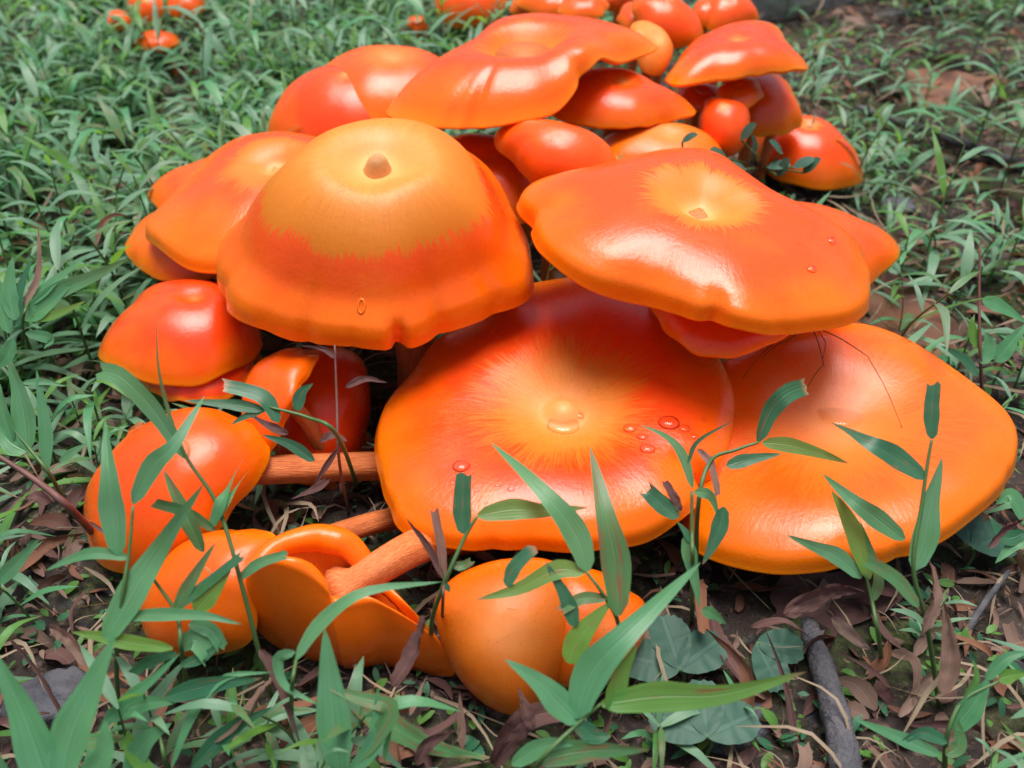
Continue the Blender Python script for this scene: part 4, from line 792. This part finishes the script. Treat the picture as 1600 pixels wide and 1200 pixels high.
# ------------------------------------------------------------------ root, twigs, timber, stone
def rod(name, pts, r0, r1, mat, label, cat, sides=14, knob=.12, group=None):
    P = spline(pts, 40); org = P[0].copy(); u = np.linspace(0, 1, 40); rr = np.random.RandomState(len(label))
    rad = (r0+(r1-r0)*u)*(1+knob*np.convolve(rr.normal(0, 1, 44), np.ones(5)/5, 'valid'))
    V, F = tube(P, rad, sides)
    V = V+rr.normal(0, 1, V.shape)*r0*.05
    o = add_mesh(name, V-org, F, MAT[mat]); o.location = tuple(org); tag(o, label, cat, group); return o
gp = lambda x, y, z=.004: at_height(x, y, z)
rod('tree_root', [gp(1262, 975, .002), gp(1282, 1035, .010), gp(1300, 1095, .012), gp(1314, 1155, .011), gp(1330, 1270, .008)], .0042, .0062, 'bark', 'grey bark-covered root running out from under the dish-shaped cap', 'root')
rod('twig', [gp(1340, 168), gp(1400, 188, .007), gp(1480, 215, .007), gp(1560, 245, .006), gp(1660, 270)], .0030, .0040, 'twig', 'long dark grey twig lying across the litter beyond the fallen leaves', 'twig')
rod('twig', [gp(1362, 28), gp(1420, 22, .012), gp(1480, 16, .010), gp(1540, 12)], .004, .003, 'twig', 'short dark twig by the timber in the far grass', 'twig', 10, .3)
rod('twig', [gp(1500, 1010), gp(1530, 955, .012), gp(1575, 893, .012)], .0016, .0012, 'twig', 'thin blue-grey twig slanting beside the dry blades', 'twig', 8)
rod('twig', [gp(1310, 360), gp(1355, 400, .006), gp(1360, 440, .004)], .0010, .0008, 'dstem', 'thin dry stalk near the large fallen leaf', 'twig', 8)
def timber():
    a, b = gp(1150, 38, 0), gp(1420, -2, 0); v = (b-a); L = np.linalg.norm(v[:2]); e = v/np.linalg.norm(v); nrm = np.array([-e[1], e[0], 0])
    n = 60; V = []; rr = np.random.RandomState(4); sec = [(-.0, -.01), (-.002, .04), (.006, .052), (.05, .056), (.10, .055), (.11, .04), (.112, -.01)]
    for i in range(n):
        p = a+e*(L*1.25*i/(n-1)-.05)
        for (s, h) in sec: V.append(p+nrm*(s+rr.normal(0, .0012))+np.array([0, 0, h+rr.normal(0, .0012)]))
    m = len(sec); F = grid_faces(n, m, True)+[tuple(range(m)), tuple(range((n-1)*m, n*m))[::-1]]
    o = add_mesh('timber', np.array(V)-a, F, MAT['timber'], smooth=False); o.location = tuple(a); tag(o, 'weathered grey timber lying behind the clump at the edge of the grass', 'timber')
timber()
def stone(px, py, r, label, group):
    P = gp(px, py, -.002); rr = np.random.RandomState(px); n, m = 14, 20; ks = rr.normal(0, 3, (6, 3)); V = []
    for i in range(n):
        f = math.pi*i/(n-1)
        for j in range(m):
            t = 2*math.pi*j/m; d = np.array([math.sin(f)*math.cos(t), math.sin(f)*math.sin(t), math.cos(f)])
            q = 1+.09*sum(math.sin(k@d) for k in ks); V.append(d*q*r*np.array([1.2, .9, .55]))
    o = add_mesh('stone', np.array(V), grid_faces(n, m, True), MAT['stone']); o.location = tuple(P); tag(o, label, 'stone', group)
for (px, py, r, lb) in ((85, 1090, .014, 'dark blue-grey stone among the broad blades'), (1130, 1120, .014, 'dark stone below the three broad bright blades'), (1405, 325, .010, 'small blue-grey stone in litter by the pointed edge of the hidden cap'), (120, 300, .010, 'small grey stone in bare soil near the pale-navelled cap'), (1520, 425, .008, 'grey pebble beside the dark upright stalk')):
    stone(px, py, r, lb, 'stones in the soil')
# ------------------------------------------------------------------ harvestman and water drops on the caps
def surf_at(k, px, py):
    P = cap_points(CAPS[k], np.linspace(.0, 1, 160), np.linspace(0, 2*math.pi, 300, endpoint=False)).reshape(-1, 3); q, d = project(P)
    e = np.hypot(q[:, 0]-px, q[:, 1]-py); return P[np.argmin(e+np.where(d > d[np.argmin(e)]+.01, 50, 0))]
def harvestman():
    B = surf_at('D', 1264, 545)+[0, .004, .011]; root = thing('harvestman', 'long-legged brown harvestman standing on the dish-shaped cap', 'harvestman', B)
    V = []
    for i in range(8):
        f = math.pi*i/7
        for j in range(12): t = 2*math.pi*j/12; V.append([.0024*math.sin(f)*math.cos(t), .0034*math.cos(f), .0020*math.sin(f)*math.sin(t)])
    add_mesh('body', np.array(V), grid_faces(8, 12, True), MAT['spider'], root)
    ends = [((1349, 505), (1425, 535)), ((1355, 556), (1410, 668)), ((1287, 570), (1262, 604)), ((1235, 530), (1190, 560)), ((1290, 535), (1285, 560)), ((1210, 535), (1160, 590))]
    for (kx, ky), (ex, ey) in ends:
        e = surf_at('D', ex, ey); dk = project(B)[1]*.45+project(e)[1]*.55-.006; kn = at_depth(kx, ky, dk)
        path = np.concatenate([spline([B, (B+kn)/2+[0, 0, .0015], kn], 8), spline([kn, (kn+e)/2+[0, 0, .002], e], 10)[1:]])
        V, F = tube(path, np.linspace(.00030, .00013, len(path)), 5); add_mesh('leg', V-B, F, MAT['spider'], root)
harvestman()
def drop(k, px, py, r, label, hf=.5):
    P = surf_at(k, px, py); V = []
    for i in range(7):
        f = math.pi/2*i/6
        for j in range(16): t = 2*math.pi*j/16; V.append([r*math.cos(f)*math.cos(t)*1.15, r*math.cos(f)*math.sin(t), r*hf*math.sin(f)-.0002])
    F = grid_faces(7, 16, True)
    o = add_mesh('water_drop', np.array(V), F, MAT['water']); o.location = tuple(P); tag(o, label, 'water drop', 'water drops on the caps')
for (x, y, r) in ((722, 728, .0034), (985, 668, .0028), (1005, 682, .0022), (1012, 700, .0030), (1045, 660, .0042), (1070, 668, .0024), (745, 765, .0010), (778, 757, .0012), (798, 763, .0014), (705, 752, .0009), (760, 784, .0010), (1085, 680, .0016), (1098, 655, .0012), (905, 648, .0018)):
    drop('C', x, y, r, 'large clear water drop on the wet flat cap' if r > .0025 else ('small water drop near the rim of the wet flat cap' if x < 850 else 'small water drop beside larger ones on the wet flat cap'))
drop('C', 880, 662, .0062, 'shallow crescent of water beside the tan knob of the wet flat cap', .22)
drop('D', 1314, 642, .0100, 'shallow puddle in the hollow of the dish-shaped cap', .07)
for (x, y, r) in ((1297, 376, .0024), (1267, 418, .0024)): drop('B', x, y, r, 'clear water drop on the right slope of the broad wavy-edged cap')
# ------------------------------------------------------------------ scattered grass, litter, ground cover
def proto_plant(seed):
    r = random.Random(seed); H = r.uniform(.030, .075); lean = r.uniform(-.5, .5); n = r.randint(6, 10)
    az = r.uniform(0, 6.28); st = spline([(0, 0, -.003), (lean*H*.3*math.cos(az), lean*H*.3*math.sin(az), H*.55), (lean*H*math.cos(az), lean*H*math.sin(az), H)], 8)
    parts = [('stem', *tube(st, np.linspace(.0008, .0004, 8), 4, False), None)]
    for i in range(n):
        f = (i+.6)/n; b = st[min(7, int(f*7.9))]; a = az+i*2.4+r.uniform(-.5, .5); L = r.uniform(.024, .052)*(1.15-.35*f); el = r.uniform(.0, .75)+.25*f
        dirv = np.array([math.cos(a)*math.cos(el), math.sin(a)*math.cos(el), math.sin(el)])
        m_ = b+dirv*L*.5; e = b+dirv*L+[0, 0, -r.uniform(.1, .45)*L]
        up = np.array([-math.cos(a)*.5, -math.sin(a)*.5, 1])
        V, F, U = leaf_mesh([b, m_, e], L*r.uniform(.10, .165), up, 'p', 7, 3, .18, r.uniform(-.5, .5))
        parts.append(('leaf', V, F, U))
    return parts
PROTO = [proto_plant(100+i) for i in range(12)]
ALLV = [np.concatenate([p[1] for p in pr]) for pr in PROTO]
rs = random.Random(5)
def patch(x, y):
    return .5+.5*math.sin(x*17+2.1*math.sin(y*9))*math.sin(y*15+1.7*math.sin(x*11))
spots = []
tries = 0
while len(spots) < 860 and tries < 60000:
    tries += 1
    y = rs.uniform(.17, 1.36); x = rs.uniform(-.74, .74)*(y+.25)/1.3
    side = 1.0 if x < -.02 else (.30 if y < .85 else .5)
    if y < .33: side = .40 if x < -.05 else (.16 if x < .07 else .08)
    if rs.random() > side*(.12+1.0*patch(x, y)): continue
    if under_cap(x, y): continue
    i = rs.randrange(12); rz = rs.uniform(0, 6.28); sc = rs.uniform(.65, 1.3)*(1.0 if y > .4 else .75)
    if x > 0: sc *= .85
    c, s = math.cos(rz)*sc, math.sin(rz)*sc
    Rm = np.array([[c, -s, 0], [s, c, 0], [0, 0, sc]])
    W = ALLV[i]@Rm.T+[x, y, float(ground_z(x, y))]
    if not in_frame(W, 0): continue
    lim = .05 if y < .6 else (.16 if y < .8 else .5)
    if hides(W, .02) > lim: continue
    q, d = project(W)
    if ((q[:, 0] > 1235) & (q[:, 0] < 1365) & (q[:, 1] > 985)).any(): continue
    if ((q[:, 0] > 1190) & (q[:, 0] < 1375) & (q[:, 1] > -60) & (q[:, 1] < 30)).any() and rs.random() < .92: continue
    q, d = project(W[::5]); vis = float(((q[:, 0] > 0) & (q[:, 0] < 1600) & (q[:, 1] > 0) & (q[:, 1] < 1200)).mean())
    spots.append((sc/float(d.mean())*(.3+.7*vis), i, x, y, rz, sc))
for (px, py, i, rz, sc) in ((1225, 292, 2, .4, .8), (1290, 300, 5, 2.0, .75), (1345, 296, 7, 4.0, .8), (1170, 275, 9, 1.2, .6), (1320, 312, 1, 5.2, .7), (1250, 305, 10, 3.1, .6), (690, 60, 3, 1., .8), (770, 52, 6, 2.2, .7), (200, 72, 4, 1.3, 1.0), (275, 75, 8, .2, 1.0), (240, 95, 11, 3., 1.0), (310, 60, 0, 2., 1.0)):
    w = at_height(px, py, 0); spots.append((9, i, float(w[0]), float(w[1]), rz, sc))
spots.sort(reverse=True)
PM = []
for pr in PROTO:
    l = []
    for j, (nm, V, F, U) in enumerate(pr):
        me = bpy.data.meshes.new(nm); me.from_pydata([tuple(v) for v in V], [], F); me.polygons.foreach_set('use_smooth', [True]*len(me.polygons))
        if U is not None: a = me.attributes.new('leafuv', 'FLOAT_VECTOR', 'POINT'); a.data.foreach_set('vector', U.astype(np.float32).ravel())
        me.materials.append(MAT['gstem'] if nm == 'stem' else MAT[('small', 'small', 'leaf', 'leafy', 'leafs', 'small', 'small')[(j*5+len(PM)) % 7]]); l.append((nm, me))
    PM.append(l)
SHORT = dict(A='bell-shaped cap', B='broad wavy-edged cap', C='wet flat cap', D='dish-shaped cap', B2='half-hidden pointed cap edge', E='pale-navelled cap', F='glossy conical cap', H='smooth domed cap', J='rounded streaked mushroom',
    K='glossy domed back cap', L='funnel-like cap', R='smooth cone-shaped cap', S='lone round mushroom', T1='mushroom beyond the funnel', T6='mushroom near the timber', U1='leftmost far mushroom', U3='rightmost far mushroom', I2='lobed mushroom behind grass blades')
MARKS = [(CAPS[k]['C'][0], CAPS[k]['C'][1], CAPS[k]['R'], v) for k, v in SHORT.items()]+[(-.068, .262, .04, 'upturned folded mushroom')]
for (px, py, nm) in ((1410, 505, 'large curled fallen leaf'), (1475, 140, 'rust-brown fallen leaf'), (1310, 1100, 'grey bark-covered root'), (1480, 215, 'long dark grey twig'), (1540, 955, 'thin blue-grey twig'), (1300, 15, 'weathered timber'), (85, 1090, 'dark blue-grey stone'), (1130, 1120, 'dark stone below the bright blades'), (1405, 325, 'small blue-grey stone'), (120, 300, 'small grey stone in bare soil'), (35, 540, 'bushy grass tuft'), (110, 800, 'slanting reddish-brown dry stalk'), (1535, 650, 'dark upright stalk')):
    w = at_height(px, py, 0); MARKS.append((w[0], w[1], .0, nm))
for (_, i, x, y, rz, sc) in spots[:290]:
    best = min(MARKS, key=lambda m_: math.hypot(m_[0]-x, m_[1]-y)-m_[2]); dist = math.hypot(best[0]-x, best[1]-y)-best[2]
    rel = 'close beside' if dist < .03 else ('a little away from' if dist < .12 else 'in the open nearest')
    look = 'tall leafy' if sc*max(v[2] for v in ALLV[i]) > .062 else ('low spreading' if sc*max(v[2] for v in ALLV[i]) < .04 else 'small leafy')
    root = thing('small_grass_plant', '%s green grass plant %s the %s' % (look, rel, best[3]), 'grass plant', (x, y, float(ground_z(x, y))), 'small grass plants around the mushrooms'); root.rotation_euler = (0, 0, rz); root.scale = (sc, sc, sc)
    for nm, me in PM[i]:
        o = bpy.data.objects.new(nm, me); COL.objects.link(o); o.parent = root
def merged(name, chunks, mats, label):
    V, F, U, M = [], [], [], []; off = 0
    for (v, f, u, mi) in chunks:
        V.append(v); U.append(u); F += [tuple(a+off for a in q) for q in f]; M += [mi]*len(f); off += len(v)
    me = bpy.data.meshes.new(name); me.from_pydata([tuple(p) for p in np.concatenate(V)], [], F); me.polygons.foreach_set('use_smooth', [True]*len(F))
    a = me.attributes.new('leafuv', 'FLOAT_VECTOR', 'POINT'); a.data.foreach_set('vector', np.concatenate(U).astype(np.float32).ravel())
    for m_ in mats: me.materials.append(MAT[m_])
    me.polygons.foreach_set('material_index', M)
    o = bpy.data.objects.new(name, me); COL.objects.link(o); o['kind'] = 'stuff'; o['label'] = label; o['category'] = name.replace('_', ' '); return o
ch = []
for n_, (_, i, x, y, rz, sc) in enumerate(spots[290:]):
    c, s = math.cos(rz)*sc, math.sin(rz)*sc; Rm = np.array([[c, -s, 0], [s, c, 0], [0, 0, sc]])
    for j, (nm, V, F, U) in enumerate(PROTO[i]):
        ch.append((V@Rm.T+[x, y, float(ground_z(x, y))], F, U if U is not None else np.zeros((len(V), 3)), (0, 0, 1, 2, 3, 0)[(n_*3+j*7) % 6]))
merged('grass', ch, ['small', 'leafy', 'leafs', 'leaf'], 'dense small-leaved green grass covering the ground behind')
# litter
def scrap(kind, r):
    if kind == 'dry':
        e = np.array([1, 0, r.uniform(-.25, .4)]); return leaf_mesh([(0, 0, 0), (.5, r.uniform(-.2, .2), r.uniform(-.05, .3)), e], r.choice([.05, .08, .15, .25, .35, .45]), (r.uniform(-.5, .5), r.uniform(-.5, .5), 1), r.choice('pccr'), 6, 3, .3, r.uniform(-1.5, 1.5), .6)
    el = r.uniform(.1, .9); e = np.array([math.cos(el), 0, math.sin(el)]); return leaf_mesh([(0, 0, 0), e*.5+[0, 0, .06], e], r.uniform(.3, .55), (0, .1, 1), 'r', 5, 3, .15)
VAR = {'dry': [scrap('dry', random.Random(900+i)) for i in range(40)], 'green': [scrap('green', random.Random(700+i)) for i in range(12)]}
ch = []; cover = []
for n_ in range(26000):
    y = .16+1.2*rs.random()**.9; x = rs.uniform(-.72, .72)*(y+.25)/1.3; green = n_ % 5 > 2
    if green and patch(x*1.7+.3, y*1.4) < .35: continue
    V, F, U = VAR['green' if green else 'dry'][rs.randrange(12 if green else 40)]
    L = rs.uniform(.004, .010) if green else (.003+.020*rs.random()**2.6)
    a = rs.uniform(0, 6.28); ti = rs.gauss(0, .25); c, s = math.cos(a), math.sin(a)
    Rm = np.array([[c, -s, 0], [s, c, 0], [0, 0, 1]])@np.array([[1, 0, 0], [0, math.cos(ti), -math.sin(ti)], [0, math.sin(ti), math.cos(ti)]])
    W = (V*L)@Rm.T+[x, y, float(ground_z(x, y))+rs.uniform(-.0005, .004)]
    if y < .5 and hides(W, .004) > .02: continue
    (cover if green else ch).append((W, F, U, rs.randrange(2) if green else rs.randrange(4)))
def straw_bit(r):
    e = np.array([1, r.uniform(-.2, .2), r.uniform(-.1, .6)]); return leaf_mesh([(0, 0, 0), (.5, r.uniform(-.15, .15), r.uniform(.0, .35)), e], r.uniform(.018, .05), (r.uniform(-.5, .5), -.4, 1), 'p', 7, 3, .2, r.uniform(-.8, .8))
SV = [straw_bit(random.Random(400+i)) for i in range(16)]
for n_ in range(1500):
    y = .16+1.2*rs.random(); x = rs.uniform(-.72, .72)*(y+.25)/1.3; V, F, U = SV[rs.randrange(16)]; a = rs.uniform(0, 6.28); L = rs.uniform(.015, .055); c, s = math.cos(a)*L, math.sin(a)*L
    W = V@np.array([[c, -s, 0], [s, c, 0], [0, 0, L]]).T+[x, y, float(ground_z(x, y))+rs.uniform(.0, .012)]
    if hides(W, .004) > .02: continue
    ch.append((W, F, U, 4))
merged('leaf_litter', ch, ['dry', 'drydark', 'oak', 'dry', 'straw'], 'brown scraps of dry leaves and stalks over the soil')
merged('ground_cover', cover, ['leafy', 'leafd'], 'tiny moss-like green leaves close to the soil')
